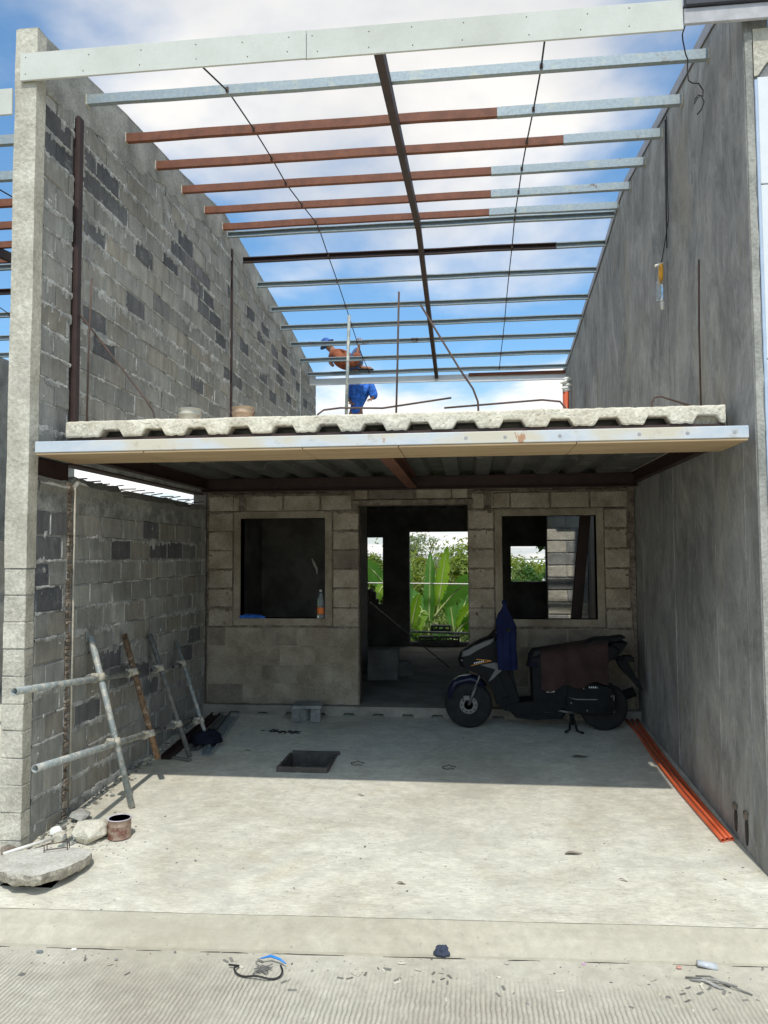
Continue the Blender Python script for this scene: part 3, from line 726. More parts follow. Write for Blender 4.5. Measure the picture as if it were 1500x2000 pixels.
# ---- right wall
RTOP_P = [(4.81, 5.30), (5.42, 5.41), (6.41, 5.51), (7.05, 5.58), (8.5, 5.73), (9.25, 5.60), (10.2, 5.46), (11.11, 5.35), (12.85, 5.10), (14.2, 4.98)]
def right_wall():
    root = thing('concrete_wall', (XR + 0.075, 9.4, -0.3), 'tall smooth dark grey concrete wall along the right side', 'wall')
    m = MB(); yb = [4.80, 5.42, 6.41, 7.05, 8.5, 9.25, 10.2, 11.11, 12.85, 14.2]
    rt = poly_fn(RTOP_P)
    # cast in lifts side by side: each panel stands a hair off its neighbour
    edges = [4.80, 5.02, 5.62, 6.72, 7.9, 8.5, 9.3, 10.4, 11.11, 12.4, 14.2]
    for i in range(len(edges) - 1):
        a, b = edges[i], edges[i + 1]; off = (0.0, 0.0015, -0.001, 0.001, 0.0, 0.0015, -0.001, 0.001, 0.0, 0.001)[i]
        mm = MB(); n = 6; pts = [(a, -0.45), (b, -0.45)] + [(b - (b - a) * k / n, rt(b - (b - a) * k / n)) for k in range(n + 1)]
        mm.prism(pts, 'x', XR - off, XR + 0.15); mm.build('cast_panel', RWALL, root)
    for y, w, d in ((5.02, 0.010, 0.006), (5.62, 0.012, 0.010), (6.72, 0.014, 0.012), (7.9, 0.010, 0.008), (9.3, 0.012, 0.010), (10.4, 0.014, 0.010), (12.4, 0.014, 0.010)):
        mm = MB(); pts = [(XR + 0.001 - d * 0.1, y + 0.01 * nz3((y, k, 0), 0.3), -0.1 + (rt(y) - 0.12) * k / 24) for k in range(25)]
        mm.tube(pts, [0.004 + 0.003 * abs(nz3((y, k, 2), 0.9)) for k in range(25)], 6); mm.build('joint_ridge', RWALL, root, True)
    mm = MB(); ys = [4.9 + 9.25 * i / 60 for i in range(61)]
    for y in ys: mm.v += [(XR - 0.012, y, rt(y) - 0.075), (XR - 0.018, y, rt(y) - 0.07), (XR - 0.018, y, rt(y) + 0.012), (XR + 0.16, y, rt(y) + 0.014)]
    for i in range(60):
        for k in range(3): mm.f.append((4 * i + k, 4 * i + 4 + k, 4 * i + 5 + k, 4 * i + 1 + k)); mm.mi.append(0)
    mm.build('top_flashing', plain('dull_flashing', (0.33, 0.33, 0.36), 0.6), root, fix=False)
    mm = MB()                                       # rough sunlit arris at the front end
    n = 120
    for i in range(n + 1):
        z = -0.3 + 5.2 * i / n; w = 0.010 * nz3((z, 0, 0), 6) + 0.006 * nz3((z, 1, 0), 25)
        mm.v += [(XR + 0.004, 4.798, z), (XR + 0.006 + w * 0.3, 4.786 + w * 0.4, z), (XR + 0.046 + w, 4.782 - w * 0.3, z), (XR + 0.052 + w, 4.80, z)]
    for i in range(n):
        for k in range(3): mm.f.append((4 * i + k, 4 * i + 1 + k, 4 * i + 5 + k, 4 * i + 4 + k)); mm.mi.append(0)
    mm.build('rough_arris', PLASTER, root)
    for y, z0, z1 in ((5.35, -0.12, 0.03), (5.15, -0.14, 0.04)):     # broken slots at the foot
        mm = MB(); pts = []
        for k in range(14):
            an = 2 * math.pi * k / 14; rr = 1 + 0.25 * nz3((k, y, 0), 1.7)
            pts.append((y + 0.022 * math.cos(an) * rr, (z0 + z1) / 2 + (z1 - z0) / 2 * math.sin(an) * rr))
        mm.prism(pts, 'x', XR - 0.010, XR + 0.01); mm.build('broken_slot', SOIL, root)
        mm = MB()
        for k in range(9): a_ = rnd.uniform(0, 6.3); mm.bbox(XR - 0.016, XR - 0.002, y + 0.026 * math.cos(a_) - 0.007, y + 0.026 * math.cos(a_) + 0.007, z1 + 0.0 + rnd.uniform(-0.025, 0.02), z1 + rnd.uniform(0.022, 0.035), 0.003)
        mm.build('crumbled_edge', ROUGHJ, root)
right_wall()
# ---- carport rear wall with two windows and the doorway
LW = (-2.511, -1.568, 1.015, 2.104); DR = (-1.196, -0.026, 0.095, 2.232); RW = (0.334, 1.308, 1.016, 2.102)
def rear_wall():
    root = thing('carport_rear_wall', (-0.6, YB + 0.075, 0.095), 'tan block wall under the slab with two window openings and a doorway', 'wall')
    y0, y1 = YB, YB + 0.15
    m = MB()
    Z0, Z1 = 0.097, 2.47
    for x0, x1, z0, z1 in ((XL + 0.004, LW[0], Z0, Z1), (LW[0], LW[1], Z0, LW[2]), (LW[0], LW[1], LW[3], Z1), (LW[1], DR[0], Z0, Z1), (DR[0], DR[1], DR[3], Z1),
                           (DR[1], RW[0], Z0, Z1), (RW[0], RW[1], Z0, RW[2]), (RW[0], RW[1], RW[3], Z1), (RW[1], XR - 0.008, Z0, Z1)):
        m.box(x0, x1, y0 + 0.012, y1, z0, z1)
    # recessed joint ground, then plaster sheets over it
    m.build('mortar_core', ROUGHJ, root)
    def sheet(x0, x1, z0, z1, mat, name, th=0.014, wob=0.012):
        mm = MB(); nx, nzv = max(2, int((x1 - x0) / 0.06)), max(2, int((z1 - z0) / 0.06))
        for j in range(nzv + 1):
            for i in range(nx + 1):
                x = x0 + (x1 - x0) * i / nx; z = z0 + (z1 - z0) * j / nzv
                e = wob if (i in (0, nx)) else 0; f_ = wob if (j in (0, nzv)) else 0
                mm.v.append((x + e * nz3((x, z, 0), 9), y0 + 0.012 - th + 0.004 * nz3((x, z, 3), 3.3), z + f_ * nz3((x, z, 5), 9)))
        for j in range(nzv):
            for i in range(nx):
                q = j * (nx + 1) + i; mm.f.append((q, q + 1, q + nx + 2, q + nx + 1)); mm.mi.append(0)
        # lip back to the wall
        ring = [i for i in range(nx + 1)] + [(j + 1) * (nx + 1) - 1 for j in range(1, nzv + 1)] + [nzv * (nx + 1) + i for i in range(nx - 1, -1, -1)] + [j * (nx + 1) for j in range(nzv - 1, 0, -1)]
        b = len(mm.v)
        for i in ring: x, y, z = mm.v[i]; mm.v.append((x, y0 + 0.02, z))
        for i in range(len(ring)):
            j = (i + 1) % len(ring); mm.f.append((ring[i], ring[j], b + j, b + i)); mm.mi.append(0)
        return mm.build(name, mat, root, fix=False)
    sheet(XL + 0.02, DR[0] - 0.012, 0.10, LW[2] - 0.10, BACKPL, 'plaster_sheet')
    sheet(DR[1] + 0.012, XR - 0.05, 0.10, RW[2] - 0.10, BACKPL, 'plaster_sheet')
    def surround(w, a):                             # smooth plaster band with reveal round a window
        x0, x1, z0, z1 = w
        for q in ((x0 - a, x0, z0 - a, z1 + a), (x1, x1 + a, z0 - a, z1 + a), (x0 + 0.001, x1 - 0.001, z1, z1 + a), (x0 + 0.001, x1 - 0.001, z0 - a, z0)):
            mm = MB(); mm.bbox(q[0], q[1], y0 - 0.0035, y0 + 0.152, q[2], q[3], 0.002); mm.build('window_surround', BACKPL, root)
    surround(LW, 0.075); surround(RW, 0.075)
    def blk(x0, x1, z0, z1, mat=BACKBL, d=0.0, nm='block'):
        mm = MB(); mm.bbox(x0 + 0.004, x1 - 0.004, y0 - 0.002 + d, y0 + 0.03, z0 + 0.004, z1 - 0.005, 0.006)
        mm.v = [(x + rnd.uniform(-0.004, 0.004), y + rnd.uniform(-0.002, 0.002), z + rnd.uniform(-0.004, 0.004)) for x, y, z in mm.v]
        return mm.build(nm, mat, root)
    ghost = [BACKPL, concrete('ghost_block', (0.27, 0.225, 0.165), (0.43, 0.37, 0.285), 3.5, 70, 0.5, 0.008, stain=(3, 0.56, 0.4, (0.19, 0.15, 0.11)), speck=0.2), concrete('ghost_block_dark', (0.19, 0.16, 0.12), (0.33, 0.285, 0.22), 3.5, 70, 0.5, 0.008, speck=0.2)]
    for x0, x1 in ((XL + 0.03, DR[0] - 0.02), (DR[1] + 0.02, XR - 0.06)):
        for k in range(4):
            x = x0 - (0.2 if k % 2 else 0.0)
            while x < x1 - 0.05:
                a, b = max(x, x0), min(x + 0.40, x1); x += 0.40
                if b - a < 0.06 or rnd.random() < 0.22: continue
                z0 = 0.105 + k * 0.203; mm = MB(); mm.bbox(a + 0.005, b - 0.005, y0 - 0.0065 + rnd.uniform(-0.001, 0.002), y0 + 0.02, z0 + 0.005, z0 + 0.198, 0.006)
                mm.v = [(p_ + rnd.uniform(-.005, .005), q_ + rnd.uniform(-.001, .001), r_ + rnd.uniform(-.005, .005)) for p_, q_, r_ in mm.v]; mm.build('block', rnd.choice(ghost), root)
    DBL = concrete('dark_tan_block', (0.17, 0.14, 0.11), (0.25, 0.21, 0.17), 5, 80)
    for i in range(6):                              # piers beside the openings, six courses of blocks
        z0 = 0.925 + i * 0.208
        blk(XL + 0.025, LW[0] - 0.085, z0, z0 + 0.206)
        blk(LW[1] + 0.085, DR[0] - 0.004, z0, z0 + 0.206, DBL if i == 3 else BACKBL)
        blk(DR[1] + 0.004, RW[0] - 0.085, z0, z0 + 0.206)
        blk(RW[1] + 0.085, XR - 0.06 + rnd.uniform(-0.03, 0.01), z0, z0 + 0.206, d=0.0)
    for x0, x1 in ((-2.875, -2.53), (-2.45, -2.04), (-2.03, -1.625), (-1.615, -1.27), (0.02, 0.155), (0.22, 0.42), (0.43, 0.835), (0.845, 1.245), (1.255, 1.635)):
        blk(x0, x1, 2.185, 2.355, d=rnd.uniform(-0.003, 0.004))
    x = -2.8
    while x < -1.36: w = rnd.uniform(0.15, 0.3); blk(x, x + w, 2.392 + rnd.uniform(0, 0.006), 2.458, nm='block_sliver'); x += w + rnd.uniform(0.01, 0.05)
    x = 0.18
    while x < 1.5: w = rnd.uniform(0.15, 0.36); blk(x, x + w, 2.392 + rnd.uniform(0, 0.006), 2.452, nm='block_sliver'); x += w + rnd.uniform(0.01, 0.03)
    blk(-1.245, -1.10, 2.30, 2.466, d=-0.004); blk(-0.575, -0.195, 2.296, 2.46, d=-0.004); blk(-0.19, -0.02, 2.296, 2.46, d=-0.003)
    blk(-1.09, -0.60, 2.30, 2.466, DBL)
    cells = []
    for i in range(7):
        z0 = 0.925 + i * 0.208
        for x0, x1 in ((XL + 0.025, LW[0] - 0.085), (LW[1] + 0.085, DR[0] - 0.004), (DR[1] + 0.004, RW[0] - 0.085), (RW[1] + 0.085, XR - 0.07)): cells.append((x0, x1, z0, z0 + 0.2))
    for x0, x1 in ((-2.85, -1.27), (0.03, 1.63)): cells.append((x0, x1, 2.372, 2.46)); cells.append((x0, x1, 2.18, 2.36))
    o = mortar_smears(root, cells, 23, 0.55, XL, ROUGHJ)
    for v in o.data.vertices: v.co = Vector((v.co.y, YB - 0.0015 - (v.co.x - XL), v.co.z))
    mm = MB(); n = 60                               # rough lintel bed over the doorway
    for i in range(n + 1):
        x = -1.26 + 1.30 * i / n; t = 0.012 * abs(nz3((x, 0, 0), 16)); b = 0.006 * nz3((x, 1, 0), 12)
        mm.v += [(x, y0 + 0.02, 2.30 + t), (x, y0 - 0.012 - t * 0.4, 2.285 + t), (x, y0 - 0.010, 2.236 + b), (x, y0 + 0.15, 2.234)]
    for i in range(n):
        for k in range(3): mm.f.append((4 * i + k, 4 * i + 4 + k, 4 * i + 5 + k, 4 * i + 1 + k)); mm.mi.append(0)
    mm.build('lintel_bed', ROUGHJ, root, fix=False)
rear_wall()
# ---- inside: partition, sunlit pier, far wall with openings
def interior():
    root = thing('far_rear_wall', (-0.6, 13.66, 0.1), 'dark inner rear wall with openings onto the banana plants', 'wall')
    O = [(-1.079, -0.044, 0.167, 2.107), (-1.988, -1.552, 0.83, 2.014), (0.70, 1.301, 1.225, 1.84)]
    m = MB(); y0, y1 = 13.6, 13.75
    for x0, x1, z0, z1 in ((XL + 0.004, -1.988, 0.1, 2.66), (-1.988, -1.552, 0.1, 0.83), (-1.988, -1.552, 2.014, 2.66), (-1.552, -1.079, 0.1, 2.66), (-1.079, -0.044, 0.1, 0.167), (-1.079, -0.044, 2.107, 2.66),
                           (-0.044, 0.70, 0.1, 2.66), (0.70, 1.301, 0.1, 1.225), (0.70, 1.301, 1.84, 2.66), (1.301, XR - 0.004, 0.1, 2.66)):
        m.box(x0, x1, y0, y1, z0, z1)
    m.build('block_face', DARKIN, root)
    m = MB()                                        # ragged sill of the left window
    for i in range(9):
        x = -1.985 + i * 0.05; h = (0.16, 0.17, 0.15, 0.19, 0.20, 0.15, 0.02, 0.0, 0.0)[i]
        if h: m.bbox(x, x + 0.05, y0 + 0.02, y1 - 0.02, 0.831, 0.90 + h, 0.01)
    m.build('broken_sill', DARKIN, root)
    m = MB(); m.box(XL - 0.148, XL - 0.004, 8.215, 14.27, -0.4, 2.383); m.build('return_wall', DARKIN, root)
    p = thing('light_stop_partition', (0.26, 11, 0.1), 'unseen dark block partition added to keep stair-well light from the doorway', 'wall')  # added out of view to block stair-well light from the doorway room
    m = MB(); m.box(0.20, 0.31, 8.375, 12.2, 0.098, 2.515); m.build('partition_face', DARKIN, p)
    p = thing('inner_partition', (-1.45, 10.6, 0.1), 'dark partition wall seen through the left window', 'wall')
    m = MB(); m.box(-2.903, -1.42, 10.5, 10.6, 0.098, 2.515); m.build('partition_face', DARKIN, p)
    q = thing('sunlit_pier', (1.4, 11.5, 0.1), 'sunlit block pier seen through the right window', 'pier')
    m = MB(); m.box(1.125, XR - 0.01, 11.512, 11.65, 0.098, 2.5); m.build('mortar_core', MORTAR, q)
    z = 0.1; k = 0
    while z < 2.4:
        for x0, x1 in (((1.12, 1.40), (1.40, 1.69)) if k % 2 else ((1.12, 1.53), (1.53, 1.69))):
            mm = MB(); mm.bbox(x0 + 0.004, x1 - 0.004, 11.5, 11.54, z + 0.006, z + 0.165, 0.006); mm.v = [(a + rnd.uniform(-.003, .003), b + rnd.uniform(-.003, .003), c + rnd.uniform(-.004, .004)) for a, b, c in mm.v]
            mm.build('block', CHB if rnd.random() < 0.4 else COLBLOCK, q)
        z += 0.18; k += 1
    s = thing('leaning_steel_channel', (1.1, 9.2, 0.1), 'dark steel channel leaning behind the right window', 'steel channel')
    m = MB(); M = Matrix.Translation((1.07, 9.2, 0.1)) @ Matrix.Rotation(rad(6.0), 4, 'Y')
    m.bbox(0, 0.12, 0, 0.006, 0, 2.42, 0.002, M=M); m.bbox(0, 0.006, 0.006, 0.06, 0, 2.42, 0.002, M=M); m.bbox(0.114, 0.12, 0.006, 0.06, 0, 2.42, 0.002, M=M)
    m.build('channel', OXDARK, s)
interior()
# ---- floor slab of the upper storey on fluted steel deck
VOID = (1.06, 9.3, 11.2)
def slab():
    root = thing('upper_floor_slab', (-0.58, 5.09, 2.52), 'rough concrete floor slab with trapezoid flutes along its sunlit edge', 'slab')
    c0, pitch = -2.4825, 0.3075
    ZT, ZB, ZN = 2.642, 2.528, 2.578
    def profile(xa, xb, ztop=None):
        pts = [(xa, ZB)]
        for k in range(14):
            c = c0 + pitch * k
            if c - 0.1 < xa or c + 0.1 > xb: continue
            pts += [(c - 0.088, ZB), (c - 0.058, ZN), (c + 0.058, ZN), (c + 0.088, ZB)]
        return pts + [(xb, ZB)]
    def piece(xa, xb, ya, yb):
        p = profile(xa, xb); m.prism(p + [(xb, ZT), (xa, ZT)], 'y', ya, yb)
        for i in range(len(p) - 1):
            (x0, z0), (x1, z1) = p[i], p[i + 1]
            d.add([(x0, ya + 0.02, z0 - 0.004), (x1, ya + 0.02, z1 - 0.004), (x1, yb - 0.001, z1 - 0.004), (x0, yb - 0.001, z0 - 0.004)], [(0, 1, 2, 3)])
    m, d = MB(), MB()
    XA, XB = -2.80, 1.615
    piece(XA, XB, 5.14, VOID[1]); piece(XA, VOID[0], VOID[1] + 0.002, VOID[2] - 0.002); piece(XA, XB, VOID[2], 13.58)
    m.box(XB + 0.001, XR - 0.007, 5.30, VOID[1] - 0.01, 2.531, 2.635); m.box(XL - 0.005, XA - 0.001, 5.40, 13.5, 2.531, 2.635)  # hidden side strips added to stop sun slipping past the slab
    m.build('slab_body', SLABC, root); d.build('steel_deck', DECK, root, fix=False)
    # crumbly front edge: a skin that follows the flutes with lumps and honeycombing
    e = MB(); nx = 520; nzv = 11
    def zlow(x):
        for k in range(14):
            t = abs(x - (c0 + pitch * k))
            if t < 0.058: return ZN
            if t < 0.088: return ZN + (ZB - ZN) * (t - 0.058) / 0.03
        return ZB
    for i in range(nx + 1):
        x = XA - 0.012 + (XB - XA + 0.024) * i / nx; lo = zlow(x) + 0.006 * nz3((x, 0, 0), 30); hi = ZT + 0.006 * nz3((x, 1, 1), 3) + 0.004 * nz3((x, 1, 2), 22)
        for j in range(nzv + 1):
            t = j / nzv; z = lo + (hi - lo) * t
            y = 5.070 - 0.005 * math.sin(math.pi * min(1, t * 0.9 + 0.1)) + 0.003 * nz3((x, z, 3), 34) + 0.003 * nz3((x, z, 5), 8) + 0.014 * max(0.0, nz3((x, z, 8), 60) - 0.22)
            if t in (0.0, 1.0): y += 0.006
            e.v.append((x, y, z))
    n = nzv + 1
    for i in range(nx):
        for j in range(nzv): e.f.append((i * n + j, i * n + n + j, i * n + n + j + 1, i * n + j + 1)); e.mi.append(0)
    b = len(e.v)
    for i in range(nx + 1):
        x, y, z = e.v[i * n + nzv]; e.v.append((x, 5.145, ZT)); x2, y2, z2 = e.v[i * n]; e.v.append((x2, 5.145, z2 + 0.004))
    for i in range(nx):
        e.f.append((i * n + nzv, (i + 1) * n + nzv, b + 2 * i + 2, b + 2 * i)); e.f.append((i * n, b + 2 * i + 1, b + 2 * i + 3, (i + 1) * n)); e.mi += [0, 0]
    e.build('ragged_edge', SLABC, root, fix=False)
    # steel under it
    fr = thing('steel_floor_frame', (-0.58, 6.5, 2.40), 'dark red steel beams carrying the upper floor slab', 'steel frame')
    def ibeam(axis, a0, a1, c, z0, z1, w, name='beam', mat=OXDARK):
        m = MB(); t = 0.008
        for (u0, u1, za_, zb_) in ((-w / 2, w / 2, z0, z0 + t), (-w / 2, w / 2, z1 - t, z1), (-t / 2, t / 2, z0 + t, z1 - t)):
            if axis == 'x': m.box(a0, a1, c + u0, c + u1, za_, zb_)
            else: m.box(c + u0, c + u1, a0, a1, za_, zb_)
        return m.build(name, mat, fr)
    ibeam('x', XL + 0.01, XR - 0.015, 8.05, 2.385, 2.522, 0.09)
    ibeam('y', 5.27, 7.99, -0.60, 2.395, 2.522, 0.10, mat=metal('rusty_oxide_beam', (0.10, 0.04, 0.025), (0.19, 0.08, 0.05), 9, 0.7))
    ibeam('y', 5.27, 8.0, XR - 0.045, 2.42, 2.522, 0.06)
    ibeam('y', 5.37, 8.0, -2.835, 2.41, 2.522, 0.07)
    m = MB(); m.box(-2.80, 1.63, 5.088, 5.13, 2.462, 2.524); m.build('edge_channel', OXDARK, fr)
    m = MB(); m.box(XL - 0.14, XL - 0.05, 4.88, 5.36, 2.248, 2.372); m.build('wall_stub_beam', OXDARK, fr)
    m = MB(); m.box(XL - 0.145, XL - 0.02, 5.37, 8.2, 2.372, 2.384); m.build('wall_plate', OXDARK, fr)
    ft = thing('fascia_ledge', (-0.6, 5.0, 2.36), 'pale blotchy steel ledge with tan underside below the slab edge', 'fascia')
    m = MB(); m.bbox(-2.845, 1.652, 4.74, 5.24, 2.378, 2.452, 0.004); m.build('painted_channel', PAINTST, ft)
    xs = [-2.843, -2.10, -1.05, -0.44, 0.65, 1.65]
    for a, b in zip(xs, xs[1:]):
        m = MB(); m.bbox(a + 0.002, b - 0.002, 4.746, 5.245, 2.364 + rnd.uniform(-0.002, 0.001), 2.377, 0.003); m.build('soffit_board', PLYWOOD, ft)
    for x in (-0.02, 0.22, 0.55, 1.02, 1.30, 1.57):
        m = MB(); m.lathe([(0.0, 0.0), (0.012, 0.0), (0.012, 0.002), (0.0, 0.003)], (x, 4.742, 2.412), 12, M=Matrix.Rotation(rad(90), 3, 'X')); m.build('rivet_stain', plain('grey_stain', (0.33, 0.33, 0.33), 0.7), ft)
slab()
# ---------------------------------------------------------------- roof
PUR = [(5.445, 5.20), (6.12, 5.28), (6.75, 5.36), (7.40, 5.445), (8.07, 5.535), (8.70, 5.62), (8.90, 5.61), (9.50, 5.52), (10.21, 5.45), (10.95, 5.34), (11.54, 5.24), (12.20, 5.157), (12.88, 5.066), (13.5, 4.975)]
SPLIT = {1: 0.315, 2: 0.918, 3: 0.304, 4: 0.32, 5: 0.317}
def cpurlin(x0, x1, y, z, front, h=0.036, w=0.044, t=0.003, lip=0.012, wob=0.0):
    """lipped channel along x; front=True turns its flat back to the street"""
    m = MB(); s = -1 if front else 1
    web = y + s * w / 2
    sec = [(web, z - h), (web, z + h), (web - s * w, z + h), (web - s * w, z + h - lip), (web - s * (w - t), z + h - lip), (web - s * (w - t), z + h - t), (web - s * t, z + h - t), (web - s * t, z - h + t),
           (web - s * (w - t), z - h + t), (web - s * (w - t), z - h + lip), (web - s * w, z - h + lip), (web - s * w, z - h)]
    n = 14
    for i in range(n + 1):
        x = x0 + (x1 - x0) * i / n; o = wob * nz3((x, y, 0), 1.3)
        for a, b in sec: m.v.append((x, a, b + o))
    k = len(sec)
    for i in range(n):
        for j in range(k): m.f.append((i * k + j, i * k + (j + 1) % k, i * k + k + (j + 1) % k, i * k + k + j)); m.mi.append(0)
    return m
def roof_frame(name, label, with_dark=True):
    root = thing(name, (-0.6, 9.0, 4.9), label, 'roof frame')
    for i, (y, z) in enumerate(PUR):
        front = i < 6
        xs = SPLIT.get(i)
        if xs is not None:
            p = cpurlin(XL - 0.02, xs, y, z, True, wob=0.009).build('purlin', OXIDE, root); p['label'] = 'purlin painted red oxide up to a bare galvanised end'
            q = cpurlin(xs - 0.06, XR + 0.02, y, z, True, h=0.0385, w=0.049, wob=0.009).build('galvanised_length', GALV, p)
        elif i == 7:
            p = cpurlin(XL - 0.02, 1.1, y, z, False, wob=0.009).build('purlin', OXDARK, root); p['label'] = 'dark brown purlin just behind the ridge'
            cpurlin(1.101, XR + 0.02, y, z, False, wob=0.009).build('galvanised_length', GALV, p)
        else:
            p = cpurlin(XL - 0.02, XR + 0.02, y, z, front, wob=0.009).build('purlin', GALV, root)
        for x0, x1 in ((XL + 0.0, XL + 0.012), (XR - 0.012, XR - 0.0)):
            m = MB(); m.bbox(x0, x1, y - 0.03, y + 0.03, z - 0.043, z + 0.043, 0.002); m.build('end_cleat', COLUMN if i < 6 else GALV, p)
    def rafter_z(y): return 5.20 + (y - 5.445) * 0.129 if y < 8.8 else 5.632 - (y - 8.8) * 0.139
    for a, b in ((4.80, 8.795), (8.80, 13.55)):
        m = MB(); n = 8; w, h = 0.030, 0.052
        for i in range(n + 1):
            y = a + (b - a) * i / n; z = rafter_z(y) - 0.037 - h
            m.v += [(-0.565 - w, y, z - h), (-0.565 + w, y, z - h), (-0.565 + w, y, z + h), (-0.565 - w, y, z + h)]
        for i in range(n):
            for k in range(4): m.f.append((4 * i + k, 4 * i + (k + 1) % 4, 4 * i + 4 + (k + 1) % 4, 4 * i + 4 + k)); m.mi.append(0)
        m.f += [(0, 1, 2, 3), (4 * n, 4 * n + 1, 4 * n + 2, 4 * n + 3)]; m.mi += [0, 0]
        m.build('rafter', OXDARK, root)
    for x, e in ((-1.775, 0.05), (0.545, 0.02)):
        m = MB(); pts = [(x - 0.03, 4.79, 5.02)] + [(x + e * nz3((y, x, 0), 0.6), y, z - 0.005) for y, z in PUR]
        m.tube(pts, 0.0065, 6); o = m.build('sag_rod', BLACKW, root)
        for p in pts[1:]:
            m = MB(); m.bbox(p[0] - 0.012, p[0] + 0.012, p[1] - 0.034, p[1] - 0.024, p[2] - 0.02, p[2] + 0.02, 0.004); m.build('rod_nut', REBAR, o)
    return root
ROOF = roof_frame('roof_frame', 'open roof frame of rust-red and galvanised purlins spanning between the two walls')
def front_fascia():
    root = thing('roof_fascia', (-0.8, 4.74, 4.92), 'long white fibre-cement fascia board across the front of the roof', 'fascia')
    for a, b, dz in ((-3.004, -1.026, 0.0), (-1.022, 1.340, -0.003)):
        m = MB(); m.bbox(a, b, 4.732, 4.748, 4.920 + dz, 5.113 + dz, 0.002); p = m.build('board', BOARDW, root)
        x = a + 0.06
        while x < b:
            for z in (4.965, 5.075):
                m = MB(); m.lathe([(0.0, 0.002), (0.0038, 0.0015), (0.004, 0.0)], (x + rnd.uniform(-0.03, 0.03), 4.732, z + dz + rnd.uniform(-0.012, 0.012)), 8, M=Matrix.Rotation(rad(90), 3, 'X')); m.build('screw', REBAR, p)
            x += rnd.uniform(0.28, 0.42)
    m = MB(); m.bbox(-1.035, -1.012, 4.7495, 4.76, 4.925, 5.10, 0.002); m.build('joint_backing', GREYB, root)
    cpurlin(XL - 0.02, XR + 0.02, 4.786, 5.05, True).build('eave_purlin', GALV, root)
    r2 = thing('rear_fascia', (-0.6, 13.6, 4.77), 'white rear eaves gutter board far behind the purlins', 'fascia')
    m = MB(); m.bbox(-2.87, 0.0, 13.56, 13.60, 4.785, 4.90, 0.004); m.build('board', WHITEP, r2)
    m = MB(); m.bbox(0.002, XR - 0.02, 13.57, 13.61, 4.76, 4.875, 0.004); m.build('board', WHITEP, r2)
    m = MB(); m.bbox(0.002, XR - 0.02, 13.54, 13.568, 4.858, 4.915, 0.004); m.build('red_angle', OXIDE, r2)
    g = thing('neighbour_gutter', (2.1, 4.72, 4.95), 'dark gutter with grey board at the top right, next roof along', 'gutter')
    m = MB(); m.bbox(1.345, 4.5, 4.70, 4.745, 5.045, 5.26, 0.008); m.build('gutter', GUTTER, g)
    m = MB(); m.bbox(1.344, 4.5, 4.722, 4.746, 4.943, 5.044, 0.004); m.build('lower_board', GREYB, g)
front_fascia()
# ---------------------------------------------------------------- neighbours
def neighbours():
    r = thing('white_panelled_house_front', (2.6, 4.9, -0.3), 'white panelled front of the finished house at the right edge', 'house front')
    zs = [-0.35, 0.9, 2.16, 2.86, 3.94, 4.62]
    for a, b in zip(zs, zs[1:]):
        m = MB(); m.bbox(1.785, 4.5, 4.792, 4.83, a + 0.004, b - 0.004, 0.003); m.build('panel', WHITEP, r)
    m = MB(); m.bbox(1.766, 1.784, 4.786, 4.83, -0.35, 4.60, 0.003); m.build('edge_trim', BLUEFR, r)
    m = MB(); m.prism([(1.765, 4.62), (1.79, 4.625), (1.84, 4.70), (1.95, 4.76), (2.2, 4.80), (4.5, 4.80), (4.5, 4.92), (1.765, 4.92)], 'y', 4.786, 4.838); m.build('concrete_corner', COLUMN, r)
    m = MB(); m.box(1.862, 4.5, 4.84, 9.5, -0.35, 4.90); m.build('side_wall', WHITEP, r)
    # the unfinished house on the left: same roof, a little lower
    def copy_tree(o, parent=None):
        c = o.copy(); COL.objects.link(c); c.parent = parent; c.matrix_parent_inverse = o.matrix_parent_inverse.copy()
        for ch in list(o.children): copy_tree(ch, c)
        return c
    c = copy_tree(ROOF); c.location = ROOF.location + Vector((-4.77, 0, -0.27)); c['label'] = 'roof purlins of the neighbouring unfinished house, left of the column'
    f = thing('neighbour_fascia', (-5.0, 4.74, 4.69), 'short stretch of white fascia left of the column, next roof along', 'fascia')
    m = MB(); m.bbox(-7.8, -3.056, 4.73, 4.746, 4.690, 4.872, 0.002); m.build('board', BOARDW, f)
    w = thing('neighbour_rear_wall', (-5.3, 9.1, -0.3), 'shaded block wall of the neighbouring carport, left edge', 'wall')
    m = MB(); m.box(-7.6, -3.06, 9.1, 9.25, -0.45, 1.9); m.build('wall_face', DARKIN, w)
    w = thing('neighbour_side_wall', (-7.7, 9.4, -0.3), 'far block wall of the neighbouring house beyond the left column', 'wall')
    m = MB(); m.box(-7.85, -7.68, 4.8, 14.2, -0.45, 2.5); m.box(-7.84, -7.69, 4.8, 14.2, 2.501, 5.0); m.build('wall_face', PLASTER, w)
    w = thing('rubble_stone_wall', (-4.2, 9.4, 1.9), 'low pile of rubble stones on the neighbouring wall, left edge', 'stones')
    for i in range(26):
        m = rock_mesh((-3.2 - 0.16 * (i % 13) + rnd.uniform(-.03, .03), 9.17, 1.93 + 0.10 * (i // 13)), (0.09, 0.07, 0.06), 100 + i); m.build('stone', ROCK, w)
